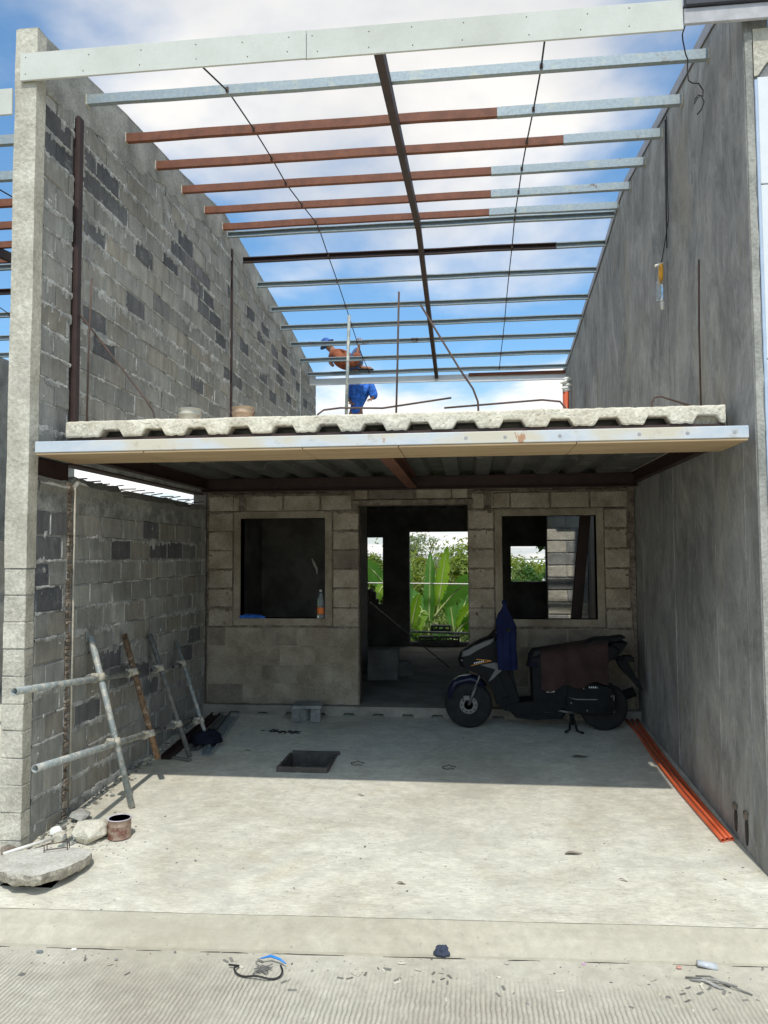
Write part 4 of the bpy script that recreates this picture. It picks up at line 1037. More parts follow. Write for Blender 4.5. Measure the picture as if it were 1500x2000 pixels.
def rock_mesh(c, s, seed, sub=2, amp=0.28, flat=0.0):
    """broken lump: hull of scattered points, edges slightly knocked off"""
    r = random.Random(seed * 13 + 1); bm = bmesh.new(); c = Vector(c)
    for k in range(9 + 6 * sub):
        d = Vector((r.gauss(0, 1), r.gauss(0, 1), r.gauss(0, 1))).normalized(); bm.verts.new(d * r.uniform(0.72, 1.12))
    res = bmesh.ops.convex_hull(bm, input=bm.verts)
    bmesh.ops.delete(bm, geom=[g for g in res['geom_interior'] if isinstance(g, bmesh.types.BMVert)], context='VERTS')
    if sub > 1:
        bmesh.ops.bevel(bm, geom=list(bm.edges), offset=0.05, segments=1, affect='EDGES')
        bmesh.ops.triangulate(bm, faces=bm.faces)
        if sub > 2: bmesh.ops.subdivide_edges(bm, edges=list(bm.edges), cuts=1)
    m = MB(); bm.verts.index_update()
    for v in bm.verts:
        k = v.co * (1 + (0.07 * noise.noise(v.co * 4 + Vector((seed, 0, 0))) if sub > 1 else 0)); m.v.append((c.x + k.x * s[0], c.y + k.y * s[1], c.z + k.z * s[2]))
    for f in bm.faces: m.f.append(tuple(v.index for v in f.verts)); m.mi.append(0)
    bm.free(); return m
neighbours()
# ================================================================ THINGS ON THE SLAB AND WALLS
def rebar_thing(pts, label, r=0.007, name='rebar', mat=REBAR, grp=None):
    m = MB(); m.tube(pts, r, 8); o = m.build(name, mat, None, True); return tag(o, label, 'rebar', grp)
G = 'bars standing out of the slab'
rebar_thing([(-0.503, 5.25, 2.60), (-0.49, 5.25, 3.0), (-0.476, 5.25, 3.53)], 'straight vertical rebar on the slab edge near the middle', grp=G)
rebar_thing([(0.068, 5.25, 2.60), (0.062, 5.25, 2.74), (0.03, 5.25, 2.83), (-0.06, 5.25, 2.97), (-0.325, 5.25, 3.43)], 'bent rebar leaning left from the middle of the slab edge', grp=G)
rebar_thing([(-1.08, 5.3, 2.60), (-1.062, 5.3, 2.69), (-1.02, 5.3, 2.72), (-0.90, 5.3, 2.732), (-0.60, 5.3, 2.722), (-0.12, 5.3, 2.782)], 'long low bent rebar in front of the worker in blue', grp=G)
rebar_thing([(0.662, 5.3, 2.60), (0.655, 5.3, 2.69), (0.62, 5.3, 2.735), (0.50, 5.3, 2.75), (-0.17, 5.3, 2.712)], 'low bent rebar right of the middle of the slab', grp=G)
rebar_thing([(1.226, 5.3, 2.60), (1.228, 5.3, 2.71), (1.245, 5.3, 2.745), (1.285, 5.3, 2.752), (1.50, 5.3, 2.675)], 'short hooked rusty rebar at the right end of the slab', grp=G)
rebar_thing([(-2.755, 5.25, 2.60), (-2.75, 5.25, 3.2), (-2.735, 5.25, 3.73)], 'thin vertical bar standing beside the steel post at left', grp=G)
rebar_thing([(-2.275, 5.35, 2.60), (-2.29, 5.35, 2.74), (-2.36, 5.35, 2.85), (-2.87, 5.35, 3.49)], 'diagonal rebar leaning on the left block wall', grp=G)
rebar_thing([(1.655, 5.68, 2.60), (1.66, 5.69, 3.3), (1.685, 5.73, 3.84)], 'vertical rebar close against the right concrete wall', grp=G)
m = MB(); m.tube([(-0.885, 5.45, 2.63), (-0.86, 5.45, 3.44)], 0.012, 10); tag(m.build('steel_prop', PIPEG, None, True), 'grey steel pipe standing upright on the slab in front of the workers', 'pipe', None)
def pail(x, y, z, mat, label, tilt=0.0):
    root = thing('pail', (x, y, z), label, 'pail', 'pails on the upper slab')
    m = MB(); m.lathe([(0.0, 0.004), (0.076, 0.0), (0.078, 0.01), (0.088, 0.20), (0.094, 0.205), (0.094, 0.225), (0.089, 0.227), (0.091, 0.25), (0.095, 0.253), (0.093, 0.259), (0.086, 0.257), (0.075, 0.02), (0.0, 0.015)], (x, y, z), 28)
    m.build('pail_body', mat, root, True)
    m = MB(); pts = [(x + 0.096 * math.cos(a), y - 0.12 * math.sin(a), z + 0.22 - 0.13 * math.sin(a)) for a in [math.pi * i / 14 for i in range(15)]]
    m.tube(pts, 0.004, 6); m.build('handle', PAILT if mat is PAILW else REBAR, root, True)
pail(-2.285, 6.05, 2.643, PAILW, 'off-white plastic pail on the slab, nearer the rusty post')
pail(-1.83, 6.05, 2.643, PAILT, 'tan plastic pail with a dark handle on the slab')
# orange standpipe at the rear right
r = thing('orange_standpipe', (1.60, 13.2, 2.65), 'orange vertical pipe with crumbly white top near the rear right corner', 'pipe')
m = MB(); m.tube([(1.62, 13.0, 2.65), (1.62, 13.0, 4.42)], 0.05, 14); m.build('pipe', ORANGE, r, True)
for i in range(5): rock_mesh((1.62 + rnd.uniform(-.04, .05), 13.0, 4.43 + 0.05 * i), (0.09, 0.08, 0.045), 40 + i, 1).build('foam_lump', STYRO, r)
# wire dangling top right
m = MB(); m.tube([(1.392, 4.80, 5.02), (1.40, 4.90, 5.06), (1.43, 5.08, 5.12), (1.455, 5.16, 5.13), (1.475, 5.18, 5.05), (1.495, 5.2, 5.02), (1.49, 5.2, 4.95), (1.495, 5.2, 4.875), (1.52, 5.2, 4.855), (1.56, 5.2, 4.85), (1.588, 5.2, 4.80), (1.585, 5.2, 4.76), (1.555, 5.2, 4.77), (1.535, 5.2, 4.745), (1.53, 5.2, 4.71), (1.55, 5.2, 4.75), (1.575, 5.2, 4.765), (1.592, 5.2, 4.72), (1.575, 5.2, 4.67), (1.545, 5.2, 4.635)], 0.0045, 6)
tag(m.build('loose_wire', BLACKW, None, True), 'curly black wire dangling from the first purlin at the top right', 'wire')
r = thing('hanging_bottle', (1.655, 6.68, 3.9), 'clear plastic bottle with yellow loop hanging on the right concrete wall', 'bottle')
bx_, by_ = 1.655, 6.70
m = MB(); m.tube([(1.695, 6.55, 5.40), (1.695, 6.57, 4.9), (1.693, 6.57, 4.5), (1.66, by_, 4.19)], 0.0045, 6); m.tube([(1.697, 6.60, 5.40), (1.697, 6.63, 4.8), (1.695, 6.65, 4.3)], 0.006, 6); m.build('cord', BLACKW, r)
m = MB(); m.tube([(bx_, by_ - 0.01, 4.03), (bx_, by_ - 0.035, 4.13), (bx_, by_ - 0.02, 4.17), (bx_, by_ + 0.03, 4.16), (bx_ - 0.01, by_ + 0.005, 4.10), (bx_ - 0.015, by_ - 0.01, 4.0)], 0.012, 8); m.build('yellow_loop', YELLOW, r, True)
m = MB(); m.tube([(bx_ - 0.05, by_, 4.165), (bx_ + 0.02, by_, 4.185)], 0.012, 8); m.build('peg', PVCW, r)
m = MB(); m.lathe([(0.0, -0.001), (0.028, 0.0), (0.031, 0.02), (0.031, 0.12), (0.022, 0.16), (0.012, 0.185), (0.012, 0.205), (0.0, 0.206)], (bx_ - 0.02, by_ - 0.01, 3.86), 16); m.build('bottle_body', PET, r, True)
m = MB(); m.lathe([(0.0, 0.0), (0.016, 0.01), (0.018, 0.06), (0.009, 0.09), (0.0, 0.10)], (bx_ + 0.005, by_ + 0.0, 3.78), 10); m.build('plastic_tail', PVCW, r, True)
# ================================================================ THINGS IN THE CARPORT
def scaffold():
    root = thing('scaffold_frame', (-2.5, 6.1, -0.15), 'clamped scaffold pipes leaning on the left block wall', 'scaffold')
    ups = [((-2.50, 5.53, -0.155), (-2.862, 5.57, 1.095), 0.024, PIPEG), ((-2.515, 6.03, 0.065), (-2.862, 6.135, 1.05), 0.024, PIPER), ((-2.50, 6.70, -0.085), (-2.862, 6.645, 1.0), 0.022, PIPED), ((-2.415, 6.98, -0.07), (-2.862, 7.29, 0.86), 0.018, PIPEG)]
    ua, ub = Vector((-2.775, 4.53, 0.872)), Vector((-2.745, 7.2, 0.655)); la, lb = Vector((-2.60, 4.48, 0.420)), Vector((-2.59, 7.3, 0.145))
    off = Vector((0.0, 0, 0.0))
    for a, b, q in ((ua, ub, 'upper'), (la, lb, 'lower')):
        d = Vector((-0.045, 0, -0.012)); k1, k2 = (0.66, 0.68); m = MB(); m.pipe(a + d, a.lerp(b, k1) + d, 0.024); o = m.build('ledger_pipe', PIPEG, root, True); [MB().pipe(a.lerp(b, q0) + d, a.lerp(b, q1) + d, 0.022).build('ledger_pipe', PIPED, root, True) for q0, q1 in (((0.75, 0.83), (0.93, 1.0)) if q == 'upper' else ((0.70, 1.0),))]  # shade on the rear ledger lengths is put in with darker pipe colour
    for a, b, r_, mat in ups:
        a, b = Vector(a), Vector(b); m = MB(); m.pipe(a, b, r_); m.build('upright_pipe', mat, root, True)
        for p, q in ((ua, ub), (la, lb)):
            t = (((a.y + b.y) / 2) - p.y) / (q.y - p.y); cpt = p + (q - p) * t
            k = (cpt.z - a.z) / (b.z - a.z); cpt = a + (b - a) * k
            m = MB(); dr = (b - a).normalized()
            m.tube([cpt - dr * 0.028, cpt - dr * 0.026, cpt + dr * 0.026, cpt + dr * 0.028], [0.02, r_ + 0.009, r_ + 0.009, 0.02], 12)
            e = cpt + Vector((-0.045, 0, -0.012))
            m.tube([e + Vector((0, -0.03, 0)), e + Vector((0, 0.03, 0))], 0.033, 12)
            m.bbox(e.x - 0.012, e.x + 0.05, e.y - 0.05, e.y - 0.02, e.z + 0.015, e.z + 0.045, 0.006)
            m.tube([e + Vector((0.02, -0.06, 0.03)), e + Vector((0.03, -0.015, 0.03))], 0.008, 6)
            m.tube([e + Vector((0.03, 0.05, -0.02)), e + Vector((0.03, 0.0, -0.02))], 0.008, 6)
            c = m.build('clamp', CLAMP, root, True)
scaffold()
def board(a, b, w, h, label, mat=WOOD, name='board'):
    a, b = Vector(a), Vector(b); L = (b - a).length
    M = Matrix.Translation(a) @ (b - a).to_track_quat('Y', 'Z').to_matrix().to_4x4()
    m = MB()
    m.bbox(-w / 2, w / 2, 0, L, 0, 0.004, 0.001, M=M); m.bbox(-w / 2, -w / 2 + 0.004, 0, L, 0.004, h, 0.001, M=M); m.bbox(w / 2 - 0.004, w / 2, 0, L, 0.004, h, 0.001, M=M)
    return tag(m.build(name, mat), label, 'channel', 'steel channels on the carport floor')
board((-2.36, 6.74, fz(6.74) + 0.006), (-2.50, 8.0, fz(8.0) + 0.006), 0.09, 0.035, 'grey steel channel lying outermost beside the left wall', GALV, 'steel_channel')
board((-2.52, 6.85, fz(6.85) + 0.006), (-2.60, 8.05, fz(8.05) + 0.006), 0.08, 0.04, 'dark channel lying between the outer channel and the left wall', WOOD, 'steel_channel')
board((-2.68, 6.6, fz(6.6) + 0.006), (-2.71, 8.05, fz(8.05) + 0.006), 0.09, 0.04, 'dark channel lying nearest the left wall foot', OXDARK, 'steel_channel')
m = MB(); M = Matrix.Translation((-2.56, 6.62, fz(6.62) + 0.003)) @ Matrix.Rotation(rad(68), 4, 'Z'); m.bbox(-0.02, 0.02, -0.12, 0.10, 0, 0.018, 0.003, M=M)
tag(m.build('wood_offcut', WOOD), 'small flat wood offcut under a scaffold pipe', 'wood')
def cloth_heap(name, c, s, mat, seed, label, cat, h=0.6):
    bm = bmesh.new(); bmesh.ops.create_icosphere(bm, subdivisions=4, radius=1.0); m = MB()
    for v in bm.verts:
        p = v.co; d = 1 + 0.32 * noise.noise(p * 1.6 + Vector((seed, 0, 0))) + 0.20 * abs(noise.noise(p * 4.2 + Vector((0, seed, 0)))) - 0.06
        z = max(-0.12, p.z * d) if p.z < 0 else p.z * d
        m.v.append((c[0] + p.x * d * s[0], c[1] + p.y * d * s[1], c[2] + (z + 0.12) * s[2]))
    for f in bm.faces: m.f.append(tuple(v.index for v in f.verts)); m.mi.append(0)
    bm.free(); return tag(m.build(name, mat, None, True), label, cat)
cloth_heap('cloth_heap', (-2.47, 7.02, fz(7.02) + 0.045), (0.17, 0.13, 0.09), BLACKC, 3.0, 'heap of black cloth at the foot of the last scaffold pipe', 'cloth')
# form box round the drain pit
r = thing('form_box', (-1.41, 6.6, fz(6.6) - 0.2), 'dirty wooden form box round the square pit in the carport floor', 'form box')
a, b, c, d = PIT
for nm, q in (('front_board', (a - 0.015, b + 0.005, c - 0.012, c + 0.012, 0.045)), ('back_board', (a + 0.01, b + 0.03, d - 0.012, d + 0.012, 0.03)), ('side_board', (a - 0.012, a + 0.012, c + 0.013, d - 0.013, 0.03)), ('side_board', (b - 0.012, b + 0.012, c + 0.013, d - 0.013, 0.03))):
    m = MB(); z = fz((q[2] + q[3]) / 2); m.bbox(q[0], q[1], q[2], q[3], z - 0.2, z + q[4], 0.003); m.build(nm, BOXW, r)
for i in range(7):
    rock_mesh((rnd.uniform(a + .06, b - .06), rnd.uniform(c + .1, d - .05), fz(6.6) - 0.25), (rnd.uniform(.02, .05), rnd.uniform(.02, .05), .025), 60 + i, 1).build('pit_debris', ROCK if i % 3 == 0 else SOIL, r)
# block seat: two hollow blocks with a flat slab on top
def hollow_block(M, name, label, grp, L=0.39, W=0.10, H=0.19, mat=CHB):
    m = MB(); t = 0.026; cells = 3; cw = (L - t * (cells + 1)) / cells
    m.bbox(-L / 2, L / 2, -W / 2, -W / 2 + t, 0, H, 0.003, M=M); m.bbox(-L / 2, L / 2, W / 2 - t, W / 2, 0, H, 0.003, M=M)
    x = -L / 2
    for k in range(cells + 1):
        m.bbox(x, x + t, -W / 2 + t + 0.0005, W / 2 - t - 0.0005, 0.001, H - 0.001, 0.001, M=M); x += t + cw
    return tag(m.build(name, mat), label, 'block', grp)
z = fz(7.95) + 0.002
hollow_block(Matrix.Translation((-1.76, 7.94, z)) @ Matrix.Rotation(rad(62), 4, 'Z'), 'hollow_block', 'left hollow block under the flat slab in front of the rear wall', 'hollow blocks about the place', 0.22, 0.10, 0.135)
hollow_block(Matrix.Translation((-1.62, 7.97, z)) @ Matrix.Rotation(rad(100), 4, 'Z'), 'hollow_block', 'right hollow block under the flat slab in front of the rear wall', 'hollow blocks about the place', 0.22, 0.10, 0.135)
m = MB(); M = Matrix.Translation((-1.695, 7.955, z + 0.137)) @ Matrix.Rotation(rad(6), 4, 'Z'); m.bbox(-0.15, 0.15, -0.14, 0.14, 0, 0.035, 0.006, M=M); tag(m.build('flat_concrete_slab', CHB), 'flat grey slab resting on two blocks as a low seat', 'concrete slab')
# dark damp stain of spilled bitumen with a shape of its own: thin crumbs on the floor
m = MB()
for i in range(90):
    x = -1.99 + 0.30 * rnd.random() + rnd.choice((0, 0, 0.0, -0.08)); y = 7.52 + rnd.gauss(0, 0.022) + (x + 1.85) * -0.12; s_ = rnd.uniform(0.004, 0.02)
    m.bbox(x - s_, x + s_, y - s_ * 0.6, y + s_ * 0.6, fz(y), fz(y) + rnd.uniform(0.002, 0.006), 0.0015)
o = m.build('dark_crumbs', SOIL); tag(o, 'dark crumbs spilled on the carport floor before the rear wall', 'crumbs'); o['kind'] = 'stuff'
# orange conduits
for k, (dx_, e, dz_, lab) in enumerate(((0.0, 5.28, 0.0, 'outer orange conduit of three lying along the right wall'), (0.034, 5.30, 0.0, 'middle orange conduit of three lying along the right wall'), (0.066, 5.31, 0.0, 'orange conduit of three lying nearest the right wall'))):
    m = MB(); xs = 1.598 + dx_; pts = []
    for i in range(17):
        y = e + (8.16 - e) * i / 16; t = i / 16
        x = xs - 0.045 * math.sin(math.pi * t) * (1 - 0.2 * k) - (0.0 if t < 0.8 else (t - 0.8) * 0.1 * (2 - k)); pts.append(Vector((x, y, fz(y) + 0.0145)))
    n = 12; vs = []
    for rr in (0.0140, 0.0105):
        for p in pts:
            for j in range(n):
                an = 2 * math.pi * j / n; vs.append((p.x + rr * math.cos(an), p.y, p.z + rr * math.sin(an)))
    P = len(pts); fs = []
    for s_ in (0, 1):
        for i in range(P - 1):
            for j in range(n): fs.append((s_ * P * n + i * n + j, s_ * P * n + i * n + (j + 1) % n, s_ * P * n + (i + 1) * n + (j + 1) % n, s_ * P * n + (i + 1) * n + j))
    for i in (0, P - 1):
        for j in range(n): fs.append((i * n + j, i * n + (j + 1) % n, P * n + i * n + (j + 1) % n, P * n + i * n + j))
    m.add(vs, fs); tag(m.build('orange_conduit', ORANGE, None, True), lab, 'conduit', 'orange conduits along the right wall')
# window sill things
r = thing('water_bottle', (-1.62, 8.235, 1.016), 'clear water bottle with orange label on the left window sill', 'bottle')
m = MB(); m.lathe([(0.0, 0.0), (0.034, 0.001), (0.038, 0.01), (0.038, 0.10), (0.034, 0.13), (0.038, 0.15), (0.038, 0.20), (0.022, 0.25), (0.013, 0.265), (0.013, 0.285), (0.0, 0.286)], (-1.62, 8.235, 1.017), 20); m.build('bottle_body', PET, r, True)
m = MB(); m.lathe([(0.0390, 0.045), (0.0392, 0.046), (0.0392, 0.115), (0.0390, 0.116)], (-1.62, 8.235, 1.017), 20); m.build('label_wrap', LABELO, r, True, fix=False)
m = MB(); m.lathe([(0.0, 0.0), (0.015, 0.0), (0.015, 0.02), (0.0, 0.021)], (-1.62, 8.235, 1.304), 14); m.build('cap', PVCW, r, True)
cloth_heap('blue_bundle', (-2.40, 8.24, 1.018), (0.15, 0.05, 0.035), BLUEC, 7.3, 'crumpled blue plastic bundle on the left window sill', 'bundle')
# inside the doorway
r = 'hollow blocks about the place'
for i, (x, y, zz_, rz, lab) in enumerate(((-1.15, 10.0, 0.097, 6, 'lowest block of the dark pile inside the doorway'), (-1.13, 10.0, 0.289, 2, 'top block of the dark pile inside the doorway'), (-1.0, 10.25, 0.097, 30, 'block beside the dark pile inside the doorway'),
                                         (-0.75, 13.66, 0.169, 0, 'hollow block lying flat in the far opening, left'), (-0.38, 13.66, 0.169, 4, 'hollow block in the far opening, right one below'), (-0.53, 13.66, 0.362, -3, 'hollow block on top of the stack in the far opening'))):
    M = Matrix.Translation((x, y, zz_)) @ Matrix.Rotation(rad(rz), 4, 'Z')
    if i > 2: M = M @ Matrix.Translation((0, -0.095, 0.05)) @ Matrix.Rotation(rad(-90), 4, 'X') @ Matrix.Translation((0, 0, 0))
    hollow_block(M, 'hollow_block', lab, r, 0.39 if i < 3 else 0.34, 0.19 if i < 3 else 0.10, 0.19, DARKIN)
m = MB(); m.tube([(-1.185, 9.0, 1.15), (-0.32, 11.0, 0.11)], 0.008, 8); tag(m.build('thin_rod', PIPED, None, True), 'thin rod leaning diagonally inside the doorway', 'rod')
m = MB(); m.tube([(-1.5, 13.9, 0.33), (0.3, 13.95, 0.28)], 0.022, 10); m.tube([(-1.4, 13.9, -0.75), (-1.4, 13.9, 0.33)], 0.022, 8); m.tube([(0.2, 13.94, -0.75), (0.2, 13.94, 0.28)], 0.022, 8); tag(m.build('pipe_rail', PIPEG, None, True), 'grey pipe rail outside the far opening', 'rail')
m = MB(); m.tube([(-4.2, 14.95, 1.185), (-0.6, 14.95, 1.14), (3.1, 14.95, 1.105)], 0.013, 8); m.tube([(-4.2, 14.95, -1.2), (-4.2, 14.95, 1.185)], 0.02, 8); m.tube([(3.1, 14.95, -1.2), (3.1, 14.95, 1.105)], 0.02, 8); tag(m.build('white_line', PVCW, None, True), 'white line stretched across behind the far openings', 'line')
r = thing('hanging_cable', (-1.95, 9.6, 1.0), 'coil of wire and white connector hanging behind the left window', 'cable')
m = MB(); m.tube([(-1.98, 9.6, 2.51), (-1.97, 9.6, 1.9), (-2.0, 9.6, 1.62), (-1.95, 9.6, 1.5), (-1.97, 9.6, 1.3), (-1.93, 9.6, 1.05)], 0.004, 6); m.build('wire', PIPED, r)
m = MB(); m.tube([(-2.0, 9.6, 1.66), (-1.965, 9.6, 1.58), (-1.94, 9.6, 1.53), (-1.935, 9.6, 1.46)], [0.008, 0.018, 0.015, 0.006], 8); m.build('connector', PVCW, r, True)
# ---------------------------------------------------------------- scooter (side on, front wheel to the left)
def scooter():
    Y = 7.80; fl = fz(Y)
    root = thing('scooter', (0.62, Y, fl), 'black motor scooter parked under the slab in front of the right window', 'scooter')
    wr = 0.233
    def wheel(x, name, disc):
        cz = fz(Y) + wr; T = Matrix.Rotation(rad(90), 3, 'X')
        w = MB(); prof = []
        for k in range(13):
            a = math.pi * (k / 12) ; prof.append((wr - 0.042 + 0.042 * math.sin(a) ** 0.7, -0.045 * math.cos(a)))
        w.lathe(prof, (x, Y, cz), 40, M=T)
        o = w.build(name, RUBBER, root, True)
        w = MB(); w.lathe([(wr - 0.055, -0.030), (wr - 0.040, -0.034), (wr - 0.040, 0.034), (wr - 0.055, 0.030), (wr - 0.055, -0.030)], (x, Y, cz), 36, M=T); w.build('rim', SCMATT, o, True)
        for k in range(5):
            a = 2 * math.pi * k / 5 + 0.3; d = Vector((math.cos(a), 0, math.sin(a))); c = Vector((x, Y, cz)); q = Vector((-d.z, 0, d.x))
            w = MB(); w.tube([c + d * 0.03 + q * 0.012, c + d * 0.10 + q * 0.006, c + d * (wr - 0.05)], [0.012, 0.010, 0.011], 8); w.build('spoke', SCMATT, o, True)
        w = MB(); w.lathe([(0.0, -0.05), (0.036, -0.05), (0.036, 0.05), (0.0, 0.05)], (x, Y, cz), 18, M=T); w.build('hub', SCSILV, o, True)
        if disc:
            w = MB(); w.lathe([(0.045, 0.052), (0.088, 0.052), (0.088, 0.056), (0.045, 0.056), (0.045, 0.052)], (x, Y, cz), 30, M=T); w.build('brake_disc', SCSILV, o)
            for k in range(10):
                a = 2 * math.pi * k / 10; w = MB(); w.lathe([(0.0, 0.0), (0.007, 0.0), (0.007, 0.003), (0.0, 0.003)], (x + 0.07 * math.cos(a), Y - 0.0565, cz + 0.07 * math.sin(a)), 8, M=T); w.build('disc_hole', SCBLACK, o)
            w = MB(); w.bbox(x - 0.055, x + 0.015, Y - 0.085, Y - 0.045, cz + 0.045, cz + 0.10, 0.008); w.build('caliper', SCSILV, o)
        return cz
    fx, rx = -0.035, 1.275
    wheel(fx, 'front_wheel', True); wheel(rx, 'rear_wheel', False)
    cz = fl + wr
    for s_ in (-0.065, 0.065):
        w = MB(); w.tube([(fx, Y + s_, cz), (fx + 0.045, Y + s_, cz + 0.11), (fx + 0.125, Y + s_ * 0.9, cz + 0.32), (fx + 0.17, Y + s_ * 0.7, cz + 0.44)], [0.016, 0.018, 0.016, 0.014], 10); w.build('fork_leg', SCSILV if s_ < 0 else SCMATT, root, True)
    w = MB(); pts = [(-0.245, 0.30), (-0.235, 0.40), (-0.19, 0.475), (-0.12, 0.515), (0.00, 0.53), (0.09, 0.50), (0.145, 0.43), (0.10, 0.42), (0.02, 0.455), (-0.07, 0.455), (-0.15, 0.42), (-0.205, 0.35), (-0.222, 0.295)]
    w.prism([(x, z + fl * 0 - 0.03) for x, z in pts], 'y', Y - 0.075, Y + 0.075, inset=0.10, b=0.03); w.build('front_fender', SCBLUE, root, True)
    # nose / front apron
    w = MB(); pts = [(-0.135, 0.655), (-0.115, 0.72), (-0.03, 0.79), (0.10, 0.855), (0.24, 0.905), (0.30, 0.90), (0.335, 0.80), (0.30, 0.64), (0.28, 0.52), (0.34, 0.36), (0.40, 0.27), (0.33, 0.25), (0.25, 0.34), (0.19, 0.43), (0.13, 0.48), (0.03, 0.53), (-0.06, 0.565), (-0.12, 0.60)]
    w.prism(pts, 'y', Y - 0.16, Y + 0.16, inset=0.16, b=0.09); w.build('front_apron', SCBLACK, root)
    w = MB(); w.prism([(-0.09, 0.735), (0.02, 0.80), (0.13, 0.85), (0.235, 0.885), (0.20, 0.83), (0.05, 0.755), (-0.03, 0.705), (-0.10, 0.69)], 'y', Y - 0.169, Y - 0.10, inset=0.1, b=0.01); w.build('side_cowl', SCGREY, root)
    w = MB(); w.prism([(0.08, 0.62), (0.21, 0.645), (0.335, 0.635), (0.33, 0.60), (0.20, 0.48), (0.155, 0.45), (0.23, 0.58), (0.15, 0.60)], 'y', Y - 0.172, Y - 0.10, inset=0.06, b=0.008); w.build('lower_cowl', SCGREY, root)
    w = MB(); w.prism([(-0.115, 0.665), (-0.03, 0.60), (-0.005, 0.625), (-0.015, 0.665), (-0.06, 0.672)], 'y', Y - 0.150, Y - 0.09, inset=0.1, b=0.008); w.build('headlight', SCSILV, root)
    w = MB(); w.prism([(-0.06, 0.645), (-0.028, 0.612), (-0.015, 0.64), (-0.022, 0.655)], 'y', Y - 0.153, Y - 0.151); w.build('indicator', SCWHITE, root)
    # gold arrow stripe and maker's lettering
    w = MB()
    for a, b in (((0.02, 0.608), (0.19, 0.652)), ((0.045, 0.664), (0.19, 0.652)), ((-0.005, 0.60), (0.02, 0.608))):
        w.tube([(a[0], Y - 0.172, a[1] + 0.01), (b[0], Y - 0.174, b[1] + 0.01)], 0.004, 6)
    w.build('gold_arrow_stripe', SCORANGE, root)
    w = MB()
    for i in range(6): x = 0.022 + i * 0.017; z = 0.628 + i * 0.0042; w.box(x, x + 0.011, Y - 0.175, Y - 0.160, z, z + 0.015)
    w.build('lettering', SCWHITE, root)
    # handlebar, mirrors removed
    w = MB(); w.prism([(0.16, 0.875), (0.22, 0.94), (0.30, 0.985), (0.38, 0.98), (0.40, 0.93), (0.33, 0.88)], 'y', Y - 0.10, Y + 0.10, inset=0.2, b=0.05); w.build('handlebar_cover', SCBLACK, root)
    w = MB(); w.tube([(0.35, Y - 0.34, 0.975), (0.32, Y - 0.16, 0.95), (0.31, Y, 0.945), (0.32, Y + 0.16, 0.95), (0.35, Y + 0.34, 0.975)], 0.014, 10); w.build('handlebar', SCMATT, root, True)
    for s_ in (-1, 1):
        w = MB(); w.tube([(0.35, Y + s_ * 0.22, 0.962), (0.355, Y + s_ * 0.35, 0.978)], 0.019, 10); w.build('grip', RUBBER, root, True)
        w = MB(); w.tube([(0.31, Y + s_ * 0.17, 0.965), (0.24, Y + s_ * 0.24, 0.95), (0.235, Y + s_ * 0.33, 0.955)], 0.006, 6); w.build('brake_lever', SCSILV, root, True)
    # leg shield and floorboard
    w = MB(); w.prism([(0.30, 0.86), (0.36, 0.83), (0.395, 0.60), (0.44, 0.36), (0.47, 0.265), (0.42, 0.235), (0.34, 0.30), (0.27, 0.55)], 'y', Y - 0.13, Y + 0.13, inset=0.06, b=0.03); w.build('leg_shield', SCMATT, root)
    w = MB(); w.prism([(0.36, 0.245), (0.48, 0.265), (0.70, 0.285), (0.88, 0.34), (0.92, 0.24), (0.80, 0.175), (0.55, 0.15), (0.36, 0.165), (0.31, 0.20)], 'y', Y - 0.16, Y + 0.16, inset=0.05, b=0.03); w.build('floorboard', SCMATT, root)
    w = MB(); w.prism([(0.06, 0.52), (0.20, 0.56), (0.34, 0.60), (0.41, 0.44), (0.47, 0.27), (0.43, 0.17), (0.31, 0.17), (0.235, 0.24), (0.205, 0.36), (0.15, 0.44)], 'y', Y - 0.145, Y + 0.145, inset=0.08, b=0.04); w.build('inner_fairing', SCBLACK, root)
    w = MB(); w.prism([(0.36, 0.17), (0.60, 0.165), (0.80, 0.19), (0.90, 0.17), (0.86, 0.10), (0.62, 0.085), (0.42, 0.10)], 'y', Y - 0.12, Y + 0.12, inset=0.06, b=0.04); w.build('belly_pan', SCMATT, root)
    w = MB(); w.prism([(0.575, 0.70), (0.70, 0.72), (0.86, 0.60), (0.93, 0.45), (0.90, 0.28), (0.70, 0.24), (0.585, 0.26)], 'y', Y - 0.155, Y + 0.155, inset=0.06, b=0.03); w.build('under_seat_panel', SCMATT, root)
    w = MB(); w.tube([(0.27, Y - 0.12, 0.93), (0.20, Y - 0.14, 0.80), (0.17, Y - 0.10, 0.62), (0.05, Y - 0.08, 0.42), (-0.02, Y - 0.07, 0.28)], 0.005, 6); w.build('brake_hose', RUBBER, root, True)
    w = MB(); w.tube([(1.15, Y + 0.10, 0.17), (1.35, Y + 0.13, 0.24), (1.60, Y + 0.14, 0.33)], [0.03, 0.05, 0.05], 12); w.build('silencer', SCMATT, root, True)
    # body under the cover, tail
    w = MB(); w.prism([(0.58, 0.69), (0.62, 0.735), (0.80, 0.745), (1.05, 0.79), (1.25, 0.835), (1.40, 0.83), (1.46, 0.79), (1.40, 0.70), (1.25, 0.60), (1.05, 0.48), (0.88, 0.36), (0.74, 0.27), (0.60, 0.27), (0.575, 0.45)], 'y', Y - 0.15, Y + 0.15, inset=0.12, b=0.07); w.build('body_panel', SCBLACK, root)
    w = MB(); w.prism([(0.56, 0.695), (0.60, 0.755), (0.80, 0.765), (0.98, 0.80), (1.20, 0.86), (1.34, 0.865), (1.35, 0.84), (1.1, 0.78), (0.8, 0.72), (0.62, 0.70)], 'y', Y - 0.135, Y + 0.135, inset=0.06, b=0.05); w.build('seat', RUBBER, root)
